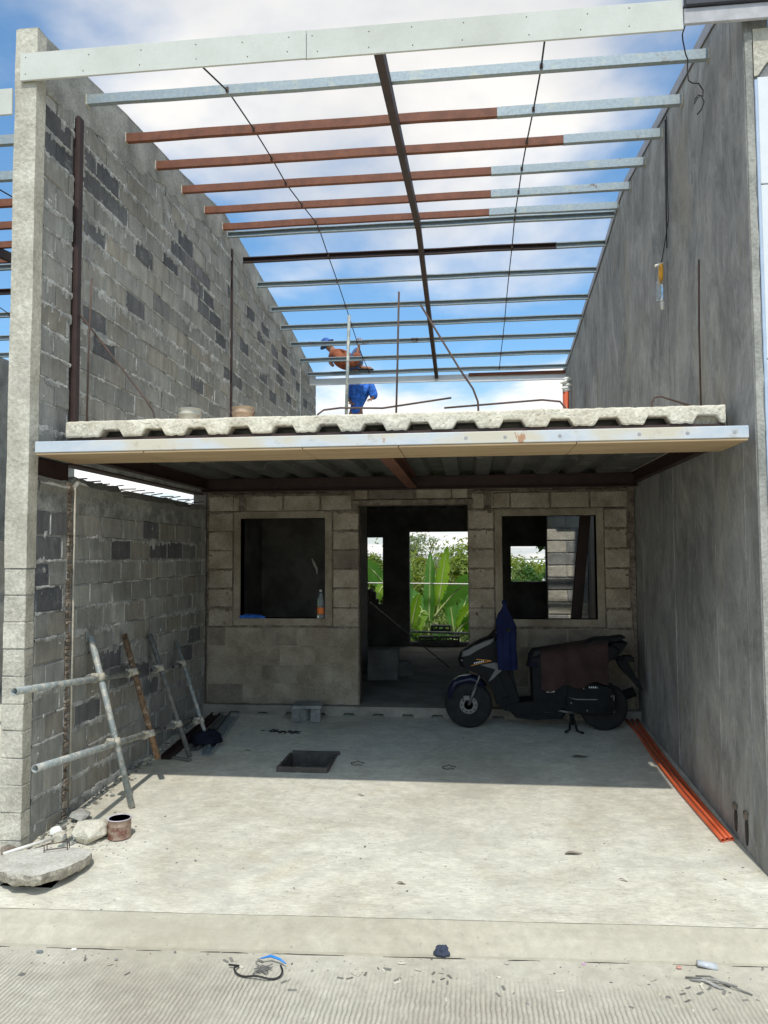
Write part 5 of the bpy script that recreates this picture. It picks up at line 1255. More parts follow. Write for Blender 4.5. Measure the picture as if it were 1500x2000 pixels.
    w = MB(); w.prism([(1.12, 0.845), (1.20, 0.875), (1.34, 0.88), (1.47, 0.90), (1.49, 0.885), (1.42, 0.85), (1.30, 0.835)], 'y', Y - 0.11, Y + 0.11, inset=0.1, b=0.04); w.build('grab_rail', SCMATT, root)
    w = MB(); w.prism([(1.27, 0.77), (1.36, 0.845), (1.47, 0.85), (1.505, 0.835), (1.44, 0.735), (1.36, 0.665), (1.27, 0.655)], 'y', Y - 0.13, Y + 0.13, inset=0.14, b=0.06); w.build('tail_cowl', SCBLACK, root)
    w = MB(); w.prism([(1.275, 0.745), (1.325, 0.795), (1.35, 0.79), (1.31, 0.755)], 'y', Y - 0.139, Y - 0.125); w.prism([(1.265, 0.71), (1.32, 0.745), (1.335, 0.725), (1.275, 0.68)], 'y', Y - 0.138, Y - 0.125); w.build('tail_lamp', SCSILV, root)
    w = MB(); w.bbox(1.33, 1.56, Y - 0.03, Y + 0.03, 0.665, 0.695, 0.006); w.bbox(1.47, 1.56, Y - 0.08, Y + 0.08, 0.65, 0.70, 0.006); w.build('plate_bracket', SCMATT, root)
    w = MB(); w.prism([(1.40, 0.665), (1.50, 0.665), (1.645, 0.385), (1.635, 0.365), (1.44, 0.58)], 'y', Y - 0.06, Y + 0.06, inset=0.03, b=0.01); w.build('mud_flap', SCMATT, root)
    # engine, belt case, silencer, stand
    w = MB(); w.prism([(0.86, 0.40), (0.98, 0.44), (1.16, 0.455), (1.34, 0.42), (1.385, 0.34), (1.37, 0.20), (1.30, 0.15), (1.10, 0.14), (0.92, 0.17), (0.80, 0.22), (0.80, 0.32)], 'y', Y - 0.135, Y - 0.03, inset=0.08, b=0.03); w.build('belt_case', SCMATT, root)
    w = MB(); w.prism([(0.92, 0.315), (1.00, 0.30), (1.22, 0.30), (1.22, 0.292), (1.0, 0.290)], 'y', Y - 0.139, Y - 0.13); w.build('case_trim', SCSILV, root)
    w = MB(); w.lathe([(0.0, 0.0), (0.085, 0.0), (0.095, 0.02), (0.0, 0.03)], (1.27, Y - 0.125, 0.24), 26, M=Matrix.Rotation(rad(90), 3, 'X')); w.build('clutch_cover', SCBLACK, root)
    for x, z in ((0.95, 0.26), (1.07, 0.40), (1.2, 0.41), (1.33, 0.33), (1.10, 0.19), (1.22, 0.18)):
        w = MB(); w.lathe([(0.0, 0.01), (0.008, 0.01), (0.008, 0.0)], (x, Y - 0.134, z), 8, M=Matrix.Rotation(rad(90), 3, 'X')); w.build('bolt', SCSILV, root)
    w = MB(); w.bbox(1.345, 1.36, Y - 0.14, Y - 0.12, 0.17, 0.34, 0.004); w.build('rear_shock', SCSILV, root)
    w = MB(); w.bbox(0.64, 0.90, Y - 0.10, Y + 0.10, 0.10, 0.215, 0.03); w.build('engine', SCMATT, root)
    w = MB(); w.tube([(0.62, Y - 0.10, 0.185), (0.70, Y - 0.13, 0.175), (0.78, Y - 0.12, 0.18)], 0.018, 8); w.tube([(0.82, Y - 0.13, 0.19), (0.90, Y - 0.14, 0.175), (0.97, Y - 0.13, 0.165)], 0.014, 8); w.build('exhaust_elbow', SCSILV, root, True)
    w = MB(); w.tube([(0.96, Y - 0.09, 0.16), (0.93, Y - 0.13, fl + 0.03), (0.90, Y - 0.15, fl + 0.012), (0.885, Y - 0.155, fl + 0.01)], 0.012, 8); w.tube([(0.965, Y - 0.09, 0.15), (1.0, Y - 0.14, fl + 0.02), (1.06, Y - 0.16, fl + 0.004)], 0.012, 8); w.tube([(0.96, Y - 0.10, 0.14), (0.96, Y + 0.10, 0.14), (1.0, Y + 0.14, fl + 0.02)], 0.012, 8); w.build('centre_stand', SCMATT, root, True)
    w = MB(); w.prism([(0.715, 0.36), (0.77, 0.47), (0.795, 0.385), (0.79, 0.365)], 'y', Y - 0.158, Y - 0.14); w.build('triangle_decal', SCWHITE, root)
    w = MB()
    for i in range(4): w.box(1.12 + i * 0.019, 1.132 + i * 0.019, Y - 0.141, Y - 0.13, 0.405, 0.42)
    w.build('lettering', SCWHITE, root)
    # things laid on it
    c = MB(); nx, nu = 40, 30
    for i in range(nx + 1):
        x = 0.665 + (1.305 - 0.665) * i / nx; t = i / nx
        top = 0.775 + 0.10 * t; botf = 0.385 + 0.075 * t + 0.02 * math.sin(x * 23) + 0.02 * nz3((x, 0, 0), 6); botb = 0.50
        for j in range(nu + 1):
            u = j / nu
            if u < 0.45: v = u / 0.45; y = Y - 0.175 - 0.012 * math.sin(x * 31 + v * 2) * (1 - v) ; z = botf + (top - 0.03 - botf) * v
            elif u < 0.55: v = (u - 0.45) / 0.1; a = math.pi * v; y = Y - 0.15 * math.cos(a) ; z = top - 0.02 + 0.022 * math.sin(a); y = Y - 0.17 + 0.34 * v
            else: v = (u - 0.55) / 0.45; y = Y + 0.175; z = top - 0.03 + (botb - top + 0.03) * v
            c.v.append((x + 0.01 * nz3((x, z, j), 3), y + 0.010 * nz3((x * 1.0, y, z), 9), z + 0.004 * nz3((x, y, z), 14)))
    for i in range(nx):
        for j in range(nu): q = i * (nu + 1) + j; c.f.append((q, q + 1, q + nu + 2, q + nu + 1)); c.mi.append(0)
    tag(c.build('seat_cover', BROWNC, None, True, fix=False), 'dark brown cloth draped over the scooter seat', 'cloth')
    c = MB(); n = 32; prof = [(1.255, 0.012, 0.318), (1.235, 0.022, 0.32), (1.20, 0.016, 0.325), (1.165, 0.03, 0.325), (1.12, 0.052, 0.322), (1.06, 0.072, 0.325), (1.0, 0.085, 0.335), (0.93, 0.088, 0.335), (0.85, 0.086, 0.335), (0.75, 0.085, 0.34), (0.65, 0.084, 0.342), (0.585, 0.080, 0.342)]
    for z, r_, x0 in prof:
        for k in range(n):
            a = 2 * math.pi * k / n; f = 1 + 0.16 * math.sin(a * 5 + z * 4) + 0.1 * math.sin(a * 9 - z * 7)
            c.v.append((x0 + r_ * f * math.cos(a), Y - 0.235 + 0.045 * f * math.sin(a) * (r_ / 0.085), z))
    for i in range(len(prof) - 1):
        for k in range(n): c.f.append((i * n + k, i * n + (k + 1) % n, (i + 1) * n + (k + 1) % n, (i + 1) * n + k)); c.mi.append(0)
    c.f.append(tuple(range(n))); c.mi.append(0)
    tag(c.build('raincoat', NAVY, None, True), 'navy blue raincoat hanging from the scooter handlebar', 'raincoat')
    cloth_heap('bag', (0.60, Y - 0.05, 0.60), (0.055, 0.12, 0.13), BLACKC, 5.1, 'black bag hooked in front of the scooter seat', 'bag')
scooter()
# ---------------------------------------------------------------- workers
def skin(name, verts, edges, radii, mat, parent, rootv=0, sub=2):
    me = bpy.data.meshes.new(name); me.from_pydata([Vector(v) for v in verts], edges, []); me.materials.append(mat)
    o = link(name, me, parent)
    mod = o.modifiers.new('Skin', 'SKIN'); mod.use_smooth_shade = True
    for i, s_ in enumerate(me.skin_vertices[0].data):
        rr = radii[i]; s_.radius = rr if isinstance(rr, tuple) else (rr, rr); s_.use_root = (i == rootv)
    sb = o.modifiers.new('Subdivision', 'SUBSURF'); sb.levels = sub; sb.render_levels = sub
    return o
def hand(wrist, d, up, s_=1.0):
    """verts/edges/radii of a half-open hand growing from a wrist point"""
    d = Vector(d).normalized(); up = Vector(up).normalized(); side = d.cross(up).normalized(); W = Vector(wrist)
    vs = [W, W + d * 0.045 * s_, W + d * 0.085 * s_]; es = [(0, 1), (1, 2)]; rs = [0.026, (0.036, 0.02), (0.036, 0.018)]
    for k, L in enumerate((0.062, 0.072, 0.068, 0.052)):
        o = (k - 1.5) * 0.021; b = W + d * 0.085 * s_ + side * o
        p1 = b + d * L * 0.5 + side * o * 0.25 + up * 0.004; p2 = b + d * L * 0.9 + side * o * 0.45 - up * 0.022
        i = len(vs); vs += [b, p1, p2]; es += [(2, i), (i, i + 1), (i + 1, i + 2)]; rs += [0.010, 0.009, 0.007]
    i = len(vs); vs += [W + d * 0.035 + side * 0.036, W + d * 0.062 + side * 0.062 - up * 0.01]; es += [(1, i), (i, i + 1)]; rs += [0.011, 0.008]
    return vs, es, rs
def worker_rust():
    root = thing('person', (-1.85, 13.5, 5.02), 'person in rust-brown shirt and blue cap crouching on the rear purlins', 'person')
    F = Vector((-1.86, 13.50, 5.045))
    # body: pelvis, spine, head, arms, legs as one skinned figure
    V = [(-2.08, 13.55, 5.11), (-2.21, 13.52, 5.20), (-2.37, 13.49, 5.33), (-2.45, 13.47, 5.40), (-2.48, 13.46, 5.44), (-2.52, 13.45, 5.48),
         (-2.36, 13.36, 5.29), (-2.14, 13.28, 5.10), (-1.99, 13.32, 5.11), (-1.955, 13.36, 5.30), (-1.93, 13.36, 5.42),
         (-2.42, 13.62, 5.36), (-2.50, 13.60, 5.20), (-2.42, 13.50, 5.11),
         (-2.08, 13.46, 5.15), (-1.98, 13.40, 5.40), (-1.93, 13.47, 5.22), (-1.92, 13.52, 5.065), (-1.78, 13.47, 5.04), (-1.72, 13.46, 5.038),
         (-2.08, 13.64, 5.15), (-1.96, 13.70, 5.38), (-2.03, 13.66, 5.15), (-2.06, 13.64, 5.05), (-1.93, 13.62, 5.035)]
    E_ = [(0, 1), (1, 2), (2, 3), (3, 4), (4, 5), (2, 6), (6, 7), (7, 8), (8, 9), (9, 10), (2, 11), (11, 12), (12, 13), (0, 14), (14, 15), (15, 16), (16, 17), (17, 18), (18, 19), (0, 20), (20, 21), (21, 22), (22, 23), (23, 24)]
    R_ = [0.115, 0.115, 0.125, 0.055, 0.075, 0.075, 0.055, 0.042, 0.038, 0.032, 0.026, 0.055, 0.04, 0.028, 0.085, 0.06, 0.05, 0.04, (0.035, 0.028), (0.03, 0.016), 0.085, 0.06, 0.05, 0.04, 0.03]
    hv, he, hr = hand((-1.94, 13.36, 5.43), (0.18, -0.05, 1), (0.2, -1, 0)); n = len(V)
    V += [tuple(p) for p in hv]; E_ += [(a + n, b + n) for a, b in he] + [(10, n)]; R_ += hr
    skin('body', V, E_, R_, SKIN, root)
    S = [0, 1, 2, 6, 7, 8, 9, 11, 12]
    skin('shirt', [(-2.05, 13.54, 5.14)] + [V[i] for i in S[1:]], [(0, 1), (1, 2), (2, 3), (3, 4), (4, 5), (5, 6), (2, 7), (7, 8)], [0.165, 0.18, 0.205, 0.115, 0.095, 0.09, 0.075, 0.105, 0.08], RUSTC, root)
    skin('trousers', [V[0], V[14], V[15], V[16], (-1.92, 13.51, 5.11), V[20], V[21], V[22]], [(0, 1), (1, 2), (2, 3), (3, 4), (0, 5), (5, 6), (6, 7)], [0.115, 0.085, 0.064, 0.058, 0.052, 0.085, 0.064, 0.058], DENIM, root)
    m = MB(); M = (Matrix.Rotation(rad(-35), 3, 'Y')); m.lathe([(0.0, 0.105), (0.05, 0.10), (0.085, 0.07), (0.098, 0.02), (0.10, 0.0), (0.145, -0.012), (0.146, -0.018), (0.095, -0.01)], (-2.535, 13.44, 5.505), 20, M=M); m.build('cap', BLUECAP, root, True)
    m = MB(); m.prism([(-1.97, 0), (-1.95, -0.04), (-1.80, -0.05), (-1.70, -0.035), (-1.685, 0.0), (-1.70, 0.035), (-1.80, 0.045), (-1.95, 0.035)], 'z', 5.008, 5.030)
    m.v = [(x, y + 13.49, z) for x, y, z in m.v]; m.build('sandal', SCMATT, root)
worker_rust()
def worker_blue():
    root = thing('person', (-2.0, 13.9, 3.40), 'person in loose blue work clothes standing below the rear eaves', 'person')
    Y = 13.92
    V = [(-2.08, Y, 4.25), (-2.07, Y, 4.42), (-2.02, Y, 4.62), (-1.97, Y, 4.80), (-1.96, Y + 0.05, 4.87), (-1.96, Y + 0.14, 4.88), (-1.97, Y + 0.25, 4.84),
         (-1.80, Y, 4.80), (-1.72, Y - 0.05, 4.62), (-1.76, Y - 0.16, 4.55), (-2.16, Y, 4.80), (-2.20, Y + 0.02, 4.58), (-2.14, Y - 0.12, 4.48),
         (-1.99, Y, 4.17), (-1.97, Y - 0.02, 3.82), (-1.97, Y + 0.02, 3.46), (-1.96, Y - 0.12, 3.43), (-2.17, Y, 4.17), (-2.19, Y - 0.02, 3.82), (-2.19, Y + 0.02, 3.46), (-2.20, Y - 0.12, 3.43)]
    E_ = [(0, 1), (1, 2), (2, 3), (3, 4), (4, 5), (5, 6), (3, 7), (7, 8), (8, 9), (3, 10), (10, 11), (11, 12), (0, 13), (13, 14), (14, 15), (15, 16), (0, 17), (17, 18), (18, 19), (19, 20)]
    R_ = [0.12, 0.11, 0.13, 0.11, 0.05, 0.085, 0.085, 0.05, 0.04, 0.027, 0.05, 0.04, 0.027, 0.085, 0.06, 0.04, 0.03, 0.085, 0.06, 0.04, 0.03]
    for w, dd in ((V[9], (-0.2, -0.9, -0.4)), (V[12], (0.3, -0.9, -0.2))):
        hv, he, hr = hand(w, dd, (0, 0, 1)); n = len(V); src = 9 if w is V[9] else 12
        V = V + [tuple(p) for p in hv]; E_ = E_ + [(a + n, b + n) for a, b in he] + [(src, n)]; R_ = R_ + hr
    skin('body', V, E_, R_, SKIN, root)
    o = skin('jacket', [V[0], V[1], V[2], V[3], V[7], V[8], (-1.75, Y - 0.12, 4.57), V[10], V[11]], [(0, 1), (1, 2), (2, 3), (3, 4), (4, 5), (5, 6), (3, 7), (7, 8)], [(0.16, 0.14), 0.105, (0.22, 0.17), (0.21, 0.15), 0.11, 0.095, 0.055, 0.09, 0.08], BLUEC, root)
    skin('trousers', [(-2.08, Y, 4.33), V[13], V[14], (V[15][0], V[15][1], 3.52), V[17], V[18], (V[19][0], V[19][1], 3.52)], [(0, 1), (1, 2), (2, 3), (0, 4), (4, 5), (5, 6)], [(0.15, 0.13), 0.115, 0.085, 0.075, 0.115, 0.085, 0.075], BLUEC, root)
    s_ = thing('work_platform', (-2.0, 14.0, -0.75), 'plank platform on pipes below the rear eaves', 'platform')
    m = MB(); m.bbox(-2.8, -1.2, 13.78, 14.12, 3.36, 3.40, 0.004); m.build('plank', WOOD, s_)
    for x in (-2.7, -1.3):
        for y in (13.82, 14.08): m = MB(); m.tube([(x, y, -0.9), (x, y, 3.36)], 0.024, 8); m.build('standard', PIPEG, s_)
worker_blue()
# ---------------------------------------------------------------- rubble by the column
def slab_piece():
    root = thing('broken_slab', (-2.6, 4.5, -0.2), 'broken pale concrete slab tipped over a hole beside the column', 'concrete slab')
    pts = [(-2.93, 4.50), (-2.80, 4.30), (-2.63, 4.205), (-2.47, 4.185), (-2.385, 4.30), (-2.33, 4.47), (-2.345, 4.63), (-2.43, 4.70), (-2.58, 4.73), (-2.74, 4.70), (-2.86, 4.62)]
    P2 = []
    for i in range(len(pts)):
        a, b = Vector(pts[i]), Vector(pts[(i + 1) % len(pts)])
        for k in range(6): p = a + (b - a) * k / 6; P2.append((p.x + 0.018 * nz3((p.x, p.y, 0), 17), p.y + 0.018 * nz3((p.x, p.y, 4), 17)))
    n = len(P2); m = MB()
    zt = lambda x, y: -0.130 - 0.075 * (y - 4.5) + 0.02 * (x + 2.6)
    for ring, (sc, dz) in enumerate(((0.88, -0.070), (0.955, -0.055), (1.0, -0.022), (0.99, 0.0), (0.8, 0.003), (0.4, 0.003))):
        for x, y in P2:
            k_ = sc + (0.03 * nz3((x, y, ring * 3), 19) if ring < 3 else 0); xx, yy = -2.6 + (x + 2.6) * k_, 4.5 + (y - 4.5) * k_
            m.v.append((xx, yy, zt(xx, yy) + dz + (0.014 * nz3((xx, yy, ring), 24) if ring < 3 else 0.005 * nz3((xx, yy, ring), 24) if ring == 3 else 0.003 * nz3((xx, yy, 0), 9))))
    for r_ in range(5):
        for i in range(n): j = (i + 1) % n; m.f.append((r_ * n + i, r_ * n + j, (r_ + 1) * n + j, (r_ + 1) * n + i)); m.mi.append(0)
    m.f.append(tuple(range(5 * n, 6 * n))); m.f.append(tuple(reversed(range(n)))); m.mi = [1] * (3 * n) + [0] * (2 * n) + [0, 1]
    m.build('slab_piece', [concrete('pale_broken_concrete', (0.46, 0.44, 0.38), (0.62, 0.60, 0.53), 5, 60, 0.6, 0.008, speck=0.2), concrete('broken_edge', (0.32, 0.29, 0.23), (0.54, 0.50, 0.41), 14, 50, 0.9, 0.014, speck=0.3)], root)
    m = MB(); z = -0.142
    for a, b in (((-2.66, 4.66), (-2.645, 4.60)), ((-2.54, 4.71), (-2.525, 4.66))):
        m.tube([(*a, z - 0.01), (*a, z + 0.035)], 0.003, 6); m.tube([(*b, z - 0.01), (*b, z + 0.05)], 0.003, 6)
    m.tube([(-2.66, 4.66, z + 0.033), (-2.54, 4.71, z + 0.04)], 0.003, 6); m.tube([(-2.645, 4.60, z + 0.02), (-2.525, 4.66, z + 0.022)], 0.003, 6)
    m.build('wire_handle', REBAR, root)
slab_piece()
GR = 'rubble at the foot of the column'
for c, s_, sd, mat, lab, nm in (((-2.535, 4.99, -0.19 + 0.062), (0.135, 0.15, 0.080), 1, ROCK, 'largest pale rubble lump beside the paint can', 'rubble'), ((-2.76, 5.26, -0.175 + 0.04), (0.075, 0.10, 0.05), 2, PLASTER, 'grey rubble lump against the wall foot behind the others', 'rubble'),
                            ((-2.73, 4.93, -0.19 + 0.03), (0.052, 0.045, 0.036), 3, ROCK, 'brownish rubble lump between the column and the largest lump', 'rubble'), ((-2.80, 5.02, -0.185 + 0.03), (0.055, 0.04, 0.035), 4, STYRO, 'crumpled white scrap nearest the column', 'foam_scrap'),
                            ((-2.645, 4.99, -0.19 + 0.022), (0.042, 0.035, 0.026), 5, STYRO, 'small white scrap left of the largest rubble lump', 'foam_scrap'), ((-2.95, 4.70, -0.205 + 0.03), (0.06, 0.05, 0.04), 6, ROUGHJ, 'brown clod right under the column front', 'rubble')):
    tag(rock_mesh(c, s_, sd, 3, 0.3).build(nm, mat), lab, 'rubble', GR)
m = MB(); m.tube([(-2.93, 4.63, -0.165), (-2.76, 4.91, -0.162)], 0.011, 10); tag(m.build('white_stick', PVCW, None, True), 'white pipe offcut lying by the column foot', 'pipe')
r = thing('paint_can', (-2.36, 5.03, fz(5.03)), 'rusty open paint can on the floor beside the rubble', 'can')
m = MB(); z = fz(5.03) + 0.002; m.lathe([(0.0000, 0.0000), (0.0746, 0.0000), (0.0780, 0.0033), (0.0746, 0.0082), (0.0746, 0.0369), (0.0763, 0.0394), (0.0746, 0.0426), (0.0746, 0.0820), (0.0763, 0.0845), (0.0746, 0.0877), (0.0746, 0.1189), (0.0791, 0.1230), (0.0780, 0.1271), (0.0689, 0.1255), (0.0655, 0.1173), (0.0712, 0.1148), (0.0712, 0.0410), (0.0000, 0.0410)], (-2.36, 5.03, z), 32); m.build('can_body', CANM, r, True)
m = MB(); m.lathe([(0.0695, 0.1259), (0.0757, 0.1295), (0.0797, 0.1259)], (-2.36, 5.03, z), 32); m.build('rim', plain('pale_rim', (0.62, 0.58, 0.62), 0.4), r, True, fix=False)
m = MB(); m.lathe([(0.0, 0.075), (0.0705, 0.075)], (-2.36, 5.03, z), 24); m.build('dried_paint', plain('dried_paint', (0.10, 0.07, 0.065), 0.6), r, fix=False)
# ---------------------------------------------------------------- litter
ZL = lambda x, y: ZS + 0.003
r = thing('strap_coil', (-1.03, 3.70, ZS), 'coil of black strap with a bright blue end on the street', 'strap')
m = MB(); pts = []
for i in range(34):
    a = 2.9 + i * 0.165; rr = 0.105 + 0.012 * math.sin(i * 0.5); pts.append((-1.025 + rr * math.cos(a) * 1.1, 3.72 + rr * math.sin(a) * 0.75, ZS + 0.018 + 0.006 * math.sin(i * 0.7)))
pts = pts[:26]; pts = [(-1.19, 3.74, ZS + 0.02)] + pts; m.tube(pts, 0.0045, 8); m.build('strap', BLACKW, r, True)
m = MB(); m.tube([(-1.05, 3.80, ZS + 0.025), (-1.0, 3.812, ZS + 0.035), (-0.95, 3.795, ZS + 0.03), (-0.915, 3.77, ZS + 0.025)], [0.003, 0.007, 0.006, 0.003], 8); m.build('blue_end', BRIGHTBLUE, r, True)
m = MB()
for i in range(10): m.tube([(-1.03 + rnd.uniform(-.05, .05), 3.72 + rnd.uniform(-.05, .05), ZS + 0.012), (-1.03 + rnd.uniform(-.06, .06), 3.72 + rnd.uniform(-.05, .05), ZS + 0.02)], 0.003, 5)
m.build('loose_threads', PIPED, r)
cloth_heap('crumpled_rag', (-0.165, 3.965, ZS + 0.012), (0.038, 0.03, 0.04), cloth('slate_rag', (0.05, 0.06, 0.09)), 2.2, 'small crumpled slate-blue rag in the gutter', 'rag')
r = thing('litter_tangle', (1.1, 3.9, ZS), 'tangle of plastic strips and a clear flattened cup in the gutter at right', 'litter')
GREYP = plain('grey_plastic_strip', (0.30, 0.29, 0.27), 0.5)
for i in range(7):
    x, y = 1.06 + rnd.uniform(-.08, .06), 3.88 + rnd.uniform(-.06, .03); m = MB()
    m.tube([(x, y, ZS + 0.010), (x + 0.06, y - 0.02, ZS + 0.022), (x + rnd.uniform(0.10, 0.16), y - rnd.uniform(0.03, 0.08), ZS + 0.008)], 0.004, 6); m.build('plastic_strip', GREYP if i % 3 else WOOD, r, True)
m = MB(); M = Matrix.Rotation(rad(100), 3, 'Y'); m.lathe([(0.0, 0.0), (0.012, 0.0), (0.016, 0.09), (0.014, 0.09), (0.010, 0.004)], (1.07, 3.985, ZS + 0.022), 14, M=M, sy=1.6); m.build('flattened_cup', plain('frosted_plastic', (0.46, 0.48, 0.50), 0.3, var=0.25), r, True)
m = MB(); m.bbox(0.965, 0.99, 3.95, 3.968, ZS + 0.004, ZS + 0.014, 0.004); m.build('red_scrap', plain('faded_red', (0.50, 0.24, 0.19), 0.6), r)
for (x, y, mat, s_, lab) in ((0.528, 3.955, plain('pink_scrap', (0.62, 0.36, 0.56), 0.5), 0.018, 'pink scrap of plastic in the gutter'), (-2.19, 3.79, plain('slate_chip', (0.16, 0.18, 0.19), 0.8), 0.03, 'dark slate chip by the gutter at left'), (-2.03, 3.83, PVCW, 0.026, 'pale flat chip beside the dark slate chip'), (-2.16, 3.58, PIPED, 0.03, 'brown twig scrap on the street at far left'), (-1.43, 3.50, PIPED, 0.012, 'single dark pebble on the street left of the strap'),
                           (0.11, 3.79, ROCK, 0.022, 'small tan stone on the street right of the rag'), (0.86, 3.70, PIPED, 0.026, 'grey scrap on the street at right'), (0.63, 3.80, PIPED, 0.015, 'tiny dark scrap below the pink scrap'), (0.80, 3.80, PIPED, 0.014, 'tiny dark crumb left of the litter tangle')):
    s_ *= 0.72; m = rock_mesh((x, y, ZS + s_ * 0.3), (s_, s_ * 0.7, s_ * 0.25), int(abs(x * 100)), 2); tag(m.build('scrap', mat), lab, 'scrap')
# leaves and flat scraps on the drive
def flat_scrap(x, y, L, W, a, mat, lab):
    m = MB(); n = 8; M = Matrix.Translation((x, y, fz(y) + 0.004)) @ Matrix.Rotation(a, 4, 'Z')
    for i in range(n + 1):
        t = i / n; w = W * math.sin(math.pi * (0.08 + 0.84 * t)) ; xx = (t - 0.5) * L; h = 0.006 * math.sin(t * 5)
        for s_ in (-1, 0, 1): m.v.append(tuple(M @ Vector((xx, s_ * w, h + (0.004 if s_ else 0.0) + 0.002))))
    for i in range(n):
        for k in (0, 1): m.f.append((3 * i + k, 3 * i + 3 + k, 3 * i + 4 + k, 3 * i + 1 + k)); m.mi.append(0)
    tag(m.build('dry_leaf', mat, None, True, fix=False), lab, 'leaf', 'scraps on the driveway')
DRY = plain('dry_leaf', (0.26, 0.22, 0.17), 0.8, var=0.3)
for x, y, L, W, a, lab in ((0.62, 5.03, 0.11, 0.02, 0.25, 'pale dry leaf on the sunlit drive at right'), (0.93, 6.95, 0.15, 0.035, 0.3, 'grey dry leaf in the shade near the orange conduits'), (-0.85, 5.9, 0.05, 0.006, 0.0, 'tiny dark stick on the sunlit drive'), (0.86, 4.70, 0.05, 0.006, -0.3, 'curled scrap on the drive right of middle'), (-2.03, 6.9, 0.06, 0.012, 0.2, 'small brown leaf left of the form box'), (-0.42, 4.55, 0.05, 0.010, 0.1, 'short brown leaf on the front of the drive')):
    flat_scrap(x, y, L, W, a, DRY, lab)
for x, y, lab in ((-0.98, 6.62, 'thin rusty wire ring right of the form box'), (-0.20, 6.58, 'broken wire ring in the shade at mid floor')):
    m = MB(); m.tube([(x + 0.055 * math.cos(i * 0.33), y + 0.05 * math.sin(i * 0.33), fz(y) + 0.006 + 0.01 * (i % 5 == 0)) for i in range(18)], 0.003, 5); tag(m.build('wire_ring', REBAR, None, True), lab, 'wire')
m = MB()
for i in range(620):
    x = rnd.uniform(-3.2, 1.7); y = rnd.choice((rnd.uniform(3.2, 4.2), rnd.uniform(3.75, 4.0), rnd.uniform(4.2, 8.0), rnd.gauss(4.9, 0.25)))
    if y < yg(x): zf = ZS + 0.004
    elif y < yc(x): continue
    else: zf = fz(y)
    if y > 4.7 and not (XL + 0.03 < x < XR - 0.03): continue
    if PIT[0] - .03 < x < PIT[1] + .03 and PIT[2] - .03 < y < PIT[3] + .03 or (HOLE[0] < x < HOLE[1] and HOLE[2] < y < HOLE[3]): continue
    s_ = rnd.uniform(0.0012, 0.0035) if rnd.random() < 0.93 else rnd.uniform(0.004, 0.007); M = Matrix.Translation((x, y, zf)) @ Matrix.Rotation(rnd.uniform(0, 3), 4, 'Z')
    m.bbox(-s_ * rnd.uniform(0.8, 2.0), s_ * rnd.uniform(0.8, 2.0), -s_, s_, 0, s_ * 0.8, s_ * 0.25, mi=rnd.randrange(3), M=M)
for i in range(260):                                         # crumbs swept against the foot of the left wall
    y = rnd.uniform(4.8, 7.9); x = XL + abs(rnd.gauss(0, 0.06)) + 0.01; s_ = rnd.uniform(0.004, 0.016); M = Matrix.Translation((x, y, fz(y))) @ Matrix.Rotation(rnd.uniform(0, 3), 4, 'Z')
    m.bbox(-s_, s_, -s_ * .8, s_ * .8, 0, s_ * 0.9, s_ * 0.25, mi=rnd.randrange(3), M=M)
for i in range(260):
    x, y = -2.62 + rnd.gauss(0, 0.17), 4.98 + rnd.gauss(0, 0.16)
    if x < XL + 0.02 or y < 4.72 or (y < 4.78 and x < -2.3): continue
    s_ = rnd.uniform(0.002, 0.008); M = Matrix.Translation((x, y, fz(y))) @ Matrix.Rotation(rnd.uniform(0, 3), 4, 'Z')
    m.bbox(-s_ * 1.3, s_ * 1.3, -s_, s_, 0, s_ * 0.9, s_ * 0.3, mi=rnd.choice((0, 2, 2)), M=M)
for i in range(70):
    x, y = rnd.choice((rnd.gauss(-0.5, 0.35), rnd.uniform(-2.4, 1.6), rnd.gauss(0.9, 0.12))), 3.74 + rnd.gauss(0, 0.09); s_ = rnd.uniform(0.004, 0.012); M = Matrix.Translation((x, y, ZS + 0.006)) @ Matrix.Rotation(rnd.uniform(0, 3), 4, 'Z') @ Matrix.Rotation(rnd.uniform(-0.4, 0.4), 4, 'X')
    if y > yg(x) - 0.02: continue
    m.bbox(-s_ * 1.8, s_ * 1.8, -s_ * 0.6, s_ * 0.6, 0, 0.002, 0.0008, mi=rnd.choice((1, 2, 2)), M=M)
o = m.build('grit', [CHB, WOOD, ROCK], kind='stuff'); tag(o, 'loose grit and concrete crumbs scattered over street and drive', 'grit')
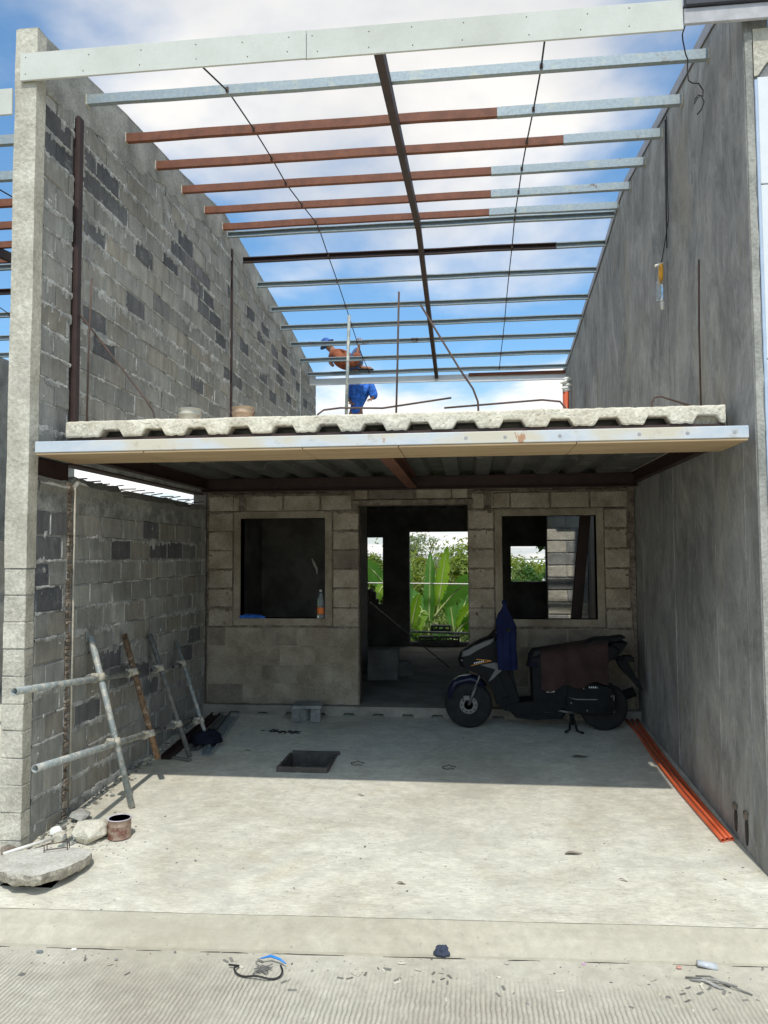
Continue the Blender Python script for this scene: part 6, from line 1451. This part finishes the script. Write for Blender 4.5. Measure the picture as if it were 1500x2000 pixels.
# ================================================================ VEGETATION AND FAR HOUSES
def banana_leaf(base, tip, width, sag, roll, mat, torn=0.14, root=None, petiole=0.18, seed=0):
    base, tip = Vector(base), Vector(tip); d = tip - base; L = d.length; n = 26
    r = random.Random(seed); t0 = d.normalized(); side = t0.cross(Vector((0, 1, 0.2))); side = side.normalized() if side.length > 0.1 else Vector((1, 0, 0))
    side = Matrix.Rotation(roll, 3, t0) @ side; nor = side.cross(t0).normalized()
    pts = []
    for i in range(n + 1):
        t = i / n; p = base + d * t + Vector((0, 0, 1)) * sag * 4 * t * (1 - t); pts.append(p)
    m = MB(); m.tube(pts, [0.022 * (1 - 0.85 * i / n) + 0.002 for i in range(n + 1)], 6); rib = m.build('leaf', MIDRIB, root, True)
    b = MB()
    for s_ in (-1, 1):
        prev = None
        for i in range(n + 1):
            t = i / n
            if t < petiole: continue
            u = (t - petiole) / (1 - petiole); w = width * (math.sin(math.pi * min(1, u * 0.93 + 0.05)) ** 0.6) * (1 - 0.25 * u)
            j = 1 + 0.08 * math.sin(i * 2.3 + s_) ; droop = 0.22 * w
            inner = pts[i] + nor * 0.004; mid = pts[i] + side * s_ * w * 0.55 * j + nor * 0.10 * w + t0 * 0.06 * w; outer = pts[i] + side * s_ * w * j + nor * (0.02 * w) - Vector((0, 0, droop * 0.6)) + t0 * 0.14 * w + nor * 0.03 * w * math.sin(i * 1.9)
            k = len(b.v); b.v += [tuple(inner), tuple(mid), tuple(outer)]
            if prev is not None:
                if r.random() < torn:                              # a tear: this strip stops short and hangs
                    b.f.append((prev, k, k + 1, prev + 1)); b.mi.append(0)
                    q = len(b.v); o1, o2 = Vector(b.v[prev + 2]), Vector(b.v[k + 2])
                    b.v += [tuple(o1.lerp(o2, 0.05) - Vector((0, 0, 0.3 * w * r.random()))), tuple(o1.lerp(o2, 0.72) - Vector((0, 0, 0.3 * w * r.random())))]
                    b.f.append((prev + 1, k + 1, q + 1, q)); b.mi.append(0)
                else:
                    b.f.append((prev, k, k + 1, prev + 1)); b.f.append((prev + 1, k + 1, k + 2, prev + 2)); b.mi += [0, 0]
            prev = k
    b.build('blade', mat, rib, True, fix=False)
def banana(x, y, h, leaves, label, seed):
    root = thing('banana_plant', (x, y, -1.2), label, 'banana plant', 'banana plants behind the house')
    m = MB(); m.tube([(x, y, -1.25), (x + 0.02, y, -0.4), (x, y, h)], [0.11, 0.09, 0.05], 12); m.build('stem', STEM, root, True)
    for i, lf in enumerate(leaves): banana_leaf(*lf, root=root, seed=seed * 31 + i)
B, YL = BANANA, BANANAY
banana(-0.72, 15.5, 0.35, [((-0.85, 15.5, 0.0), (-0.80, 15.42, 1.74), 0.14, 0.0, 0.1, B, ), ((-0.70, 15.5, 0.35), (-0.46, 15.4, 1.86), 0.17, 0.06, 0.5, YL), ((-0.74, 15.45, 0.45), (0.22, 15.2, 1.36), 0.26, 0.10, 0.35, B, 0.35),
                           ((-0.82, 15.45, 0.35), (-1.15, 15.2, -0.15), 0.16, 0.45, 0.2, YL, 0.2), ((-0.78, 15.4, 0.2), (-0.50, 15.1, -0.35), 0.24, 0.30, 0.6, B, 0.3), ((-0.8, 15.6, 0.2), (-1.35, 15.7, 1.0), 0.2, 0.12, 0.3, B, 0.15)], 'banana plant with tall upright leaves in the middle of the far opening', 1)
banana(-0.28, 15.9, 0.1, [((-0.34, 15.9, 0.0), (-0.48, 15.8, 1.05), 0.16, 0.05, -0.3, B), ((-0.34, 15.85, 0.0), (0.12, 15.7, 0.72), 0.22, 0.10, 0.2, YL), ((-0.3, 15.8, 0.1), (0.30, 15.5, 0.20), 0.24, 0.22, 0.3, B, 0.2), ((-0.28, 15.9, 0.2), (0.05, 16.1, 1.15), 0.24, 0.06, 0.7, B), ((-0.30, 15.8, -0.1), (-0.62, 15.4, -0.30), 0.2, 0.2, 0.1, B, 0.3)], 'lower banana plant at the right of the far opening', 2)
banana(-1.25, 15.2, 0.1, [((-1.22, 15.2, 0.0), (-1.20, 15.2, 1.38), 0.11, 0.04, 0.8, B), ((-1.22, 15.2, 0.0), (-1.00, 15.0, 0.95), 0.13, 0.10, 0.2, YL), ((-1.25, 15.15, 0.1), (-0.95, 14.9, -0.2), 0.14, 0.30, 0.3, YL, 0.2), ((-1.3, 15.2, 0.1), (-1.75, 15.1, 0.5), 0.2, 0.2, 0.2, B, 0.4)], 'banana plant at the left edge of the far opening', 3)
banana(-1.62, 15.9, 0.6, [((-1.62, 15.9, 0.85), (-2.30, 15.7, 1.60), 0.22, 0.10, 0.2, B, 0.1), ((-1.62, 15.85, 0.8), (-1.95, 15.5, 0.62), 0.16, 0.35, 0.3, YL, 0.5), ((-1.6, 15.95, 0.8), (-1.3, 16.1, 1.55), 0.2, 0.1, 0.2, B, 0.2)], 'banana plant behind the small far left window', 4)
def tree(name, c, s_, n, mat, label, seed, leaf=0.05, trunk=True, grp='trees behind the house', zbase=-4.2):
    root = thing(name, (c[0], c[1], zbase), label, 'tree' if trunk else 'bush', grp); r = random.Random(seed)
    C0 = Vector(c)
    if trunk:
        m = MB(); top = C0 + Vector((0, 0, -s_[2] * 0.1)); m.tube([(c[0] + 0.05, c[1], zbase - 0.2), (c[0], c[1], (zbase + c[2]) / 2), top], [0.16, 0.11, 0.06], 9)
        for k in range(7):
            a = r.uniform(0, 6.3); e = C0 + Vector((math.cos(a) * s_[0] * 0.6, math.sin(a) * s_[1] * 0.6, r.uniform(-0.1, 0.6) * s_[2])); st = Vector((c[0], c[1], (zbase + c[2]) / 2)).lerp(top, r.uniform(0.3, 1))
            m.tube([st, st.lerp(e, 0.5) + Vector((0, 0, 0.15)), e], [0.06, 0.04, 0.015], 6)
        m.build('trunk', BARK, root, True)
    cl = [(Vector((r.gauss(0, 0.42), r.gauss(0, 0.42), r.uniform(-0.75, 0.7))), r.uniform(0.16, 0.36)) for _ in range(26)]
    m = MB()
    for i in range(n):
        q, rr = cl[i % len(cl)] if r.random() < 0.9 else (Vector((r.uniform(-1, 1), r.uniform(-1, 1), r.uniform(-1, 1))) * 0.8, 0.25)
        d = Vector((r.gauss(0, 1), r.gauss(0, 1), r.gauss(0, 1))); d.normalize(); p = q + d * rr * r.uniform(0.55, 1.1)
        p = C0 + Vector((p.x * s_[0], p.y * s_[1], p.z * s_[2]))
        nn = (d + Vector((r.uniform(-.7, .7), r.uniform(-.7, .7), r.uniform(-.2, .9)))).normalized(); a = nn.orthogonal().normalized(); a = Matrix.Rotation(r.uniform(0, 6.3), 3, nn) @ a; b_ = nn.cross(a)
        L = leaf * r.uniform(0.7, 1.5)
        m.add([p - a * L, p + b_ * L * 0.42 + nn * L * 0.1, p + a * L, p - b_ * L * 0.42 + nn * L * 0.1], [(0, 1, 2, 3)])
    m.build('crown', mat, root, fix=False)
tree('tree', (-0.75, 26, 0.55), (2.1, 1.6, 1.75), 9000, FOLI[0], 'yellow-green tree directly behind the tall banana leaves', 1, 0.085)
tree('tree', (-2.6, 24, 0.2), (1.3, 1.3, 1.45), 6000, FOLI[1], 'mid-green tree left of the yellow-green tree', 2, 0.075)
tree('tree', (-4.1, 25, 0.45), (1.3, 1.2, 1.5), 6000, FOLI[0], 'round yellow-green tree seen in the small far left window', 3, 0.075)
tree('tree', (0.9, 27, 0.2), (1.4, 1.3, 1.5), 6000, FOLI[1], 'green tree at the right edge of the far opening', 4, 0.08)
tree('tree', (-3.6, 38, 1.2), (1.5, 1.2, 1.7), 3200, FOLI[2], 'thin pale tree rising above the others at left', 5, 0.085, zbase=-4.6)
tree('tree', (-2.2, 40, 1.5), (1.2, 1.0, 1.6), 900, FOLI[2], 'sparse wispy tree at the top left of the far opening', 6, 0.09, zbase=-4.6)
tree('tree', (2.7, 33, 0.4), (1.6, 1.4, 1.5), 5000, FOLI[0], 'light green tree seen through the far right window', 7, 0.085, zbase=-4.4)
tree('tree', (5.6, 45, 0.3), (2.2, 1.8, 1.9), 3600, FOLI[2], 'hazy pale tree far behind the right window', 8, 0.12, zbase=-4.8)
tree('shrub', (1.35, 16.2, 0.95), (0.62, 0.5, 0.55), 2600, FOLI[3], 'bright green shrub below the far right window', 9, 0.05, False, 'shrubs behind the house', -0.9)
tree('vine', (1.36, 14.6, 2.0), (0.22, 0.2, 0.22), 420, FOLI[3], 'leafy vine hanging into the top of the far right window', 10, 0.05, False, 'shrubs behind the house', 1.7)
tree('shrub', (-0.6, 19, -0.5), (2.8, 0.9, 1.0), 9000, FOLI[1], 'dark green undergrowth behind the banana stems', 11, 0.06, False, 'shrubs behind the house', -2.0)
tree('shrub', (-0.5, 14.9, -0.15), (1.4, 0.35, 0.45), 3000, FOLI[3], 'low greenery just beyond the far opening', 12, 0.035, False, 'shrubs behind the house', -0.9)
def far_house(x, y, w, d, z0, z1, zr, label, seed):
    root = thing('far_house', (x, y, z0), label, 'house', 'far houses behind the trees')
    m = MB(); m.box(x - w / 2, x + w / 2, y, y + d, z0, z1); m.build('wall', HOUSEW, root)
    m = MB(); m.prism([(y - 0.4, z1 + 0.02), (y + d / 2, zr), (y + d + 0.4, z1 + 0.02), (y + d / 2, z1 + 0.03)], 'x', x - w / 2 - 0.4, x + w / 2 + 0.4); m.build('roof', ROOFW, root)
    for k in range(3):
        m = MB(); xx = x - w * 0.3 + k * w * 0.3; m.bbox(xx - 0.45, xx + 0.45, y - 0.04, y + 0.02, z0 + 1.2, z0 + 2.4, 0.02); m.build('window', SCMATT, root)
far_house(5.2, 58, 9, 7, -5.6, -0.3, 1.3, 'pale-roofed house far beyond the right window', 1)
far_house(-7.4, 62, 5, 6, -5.6, 0.0, 1.35, 'pale house far beyond the small left window', 2)
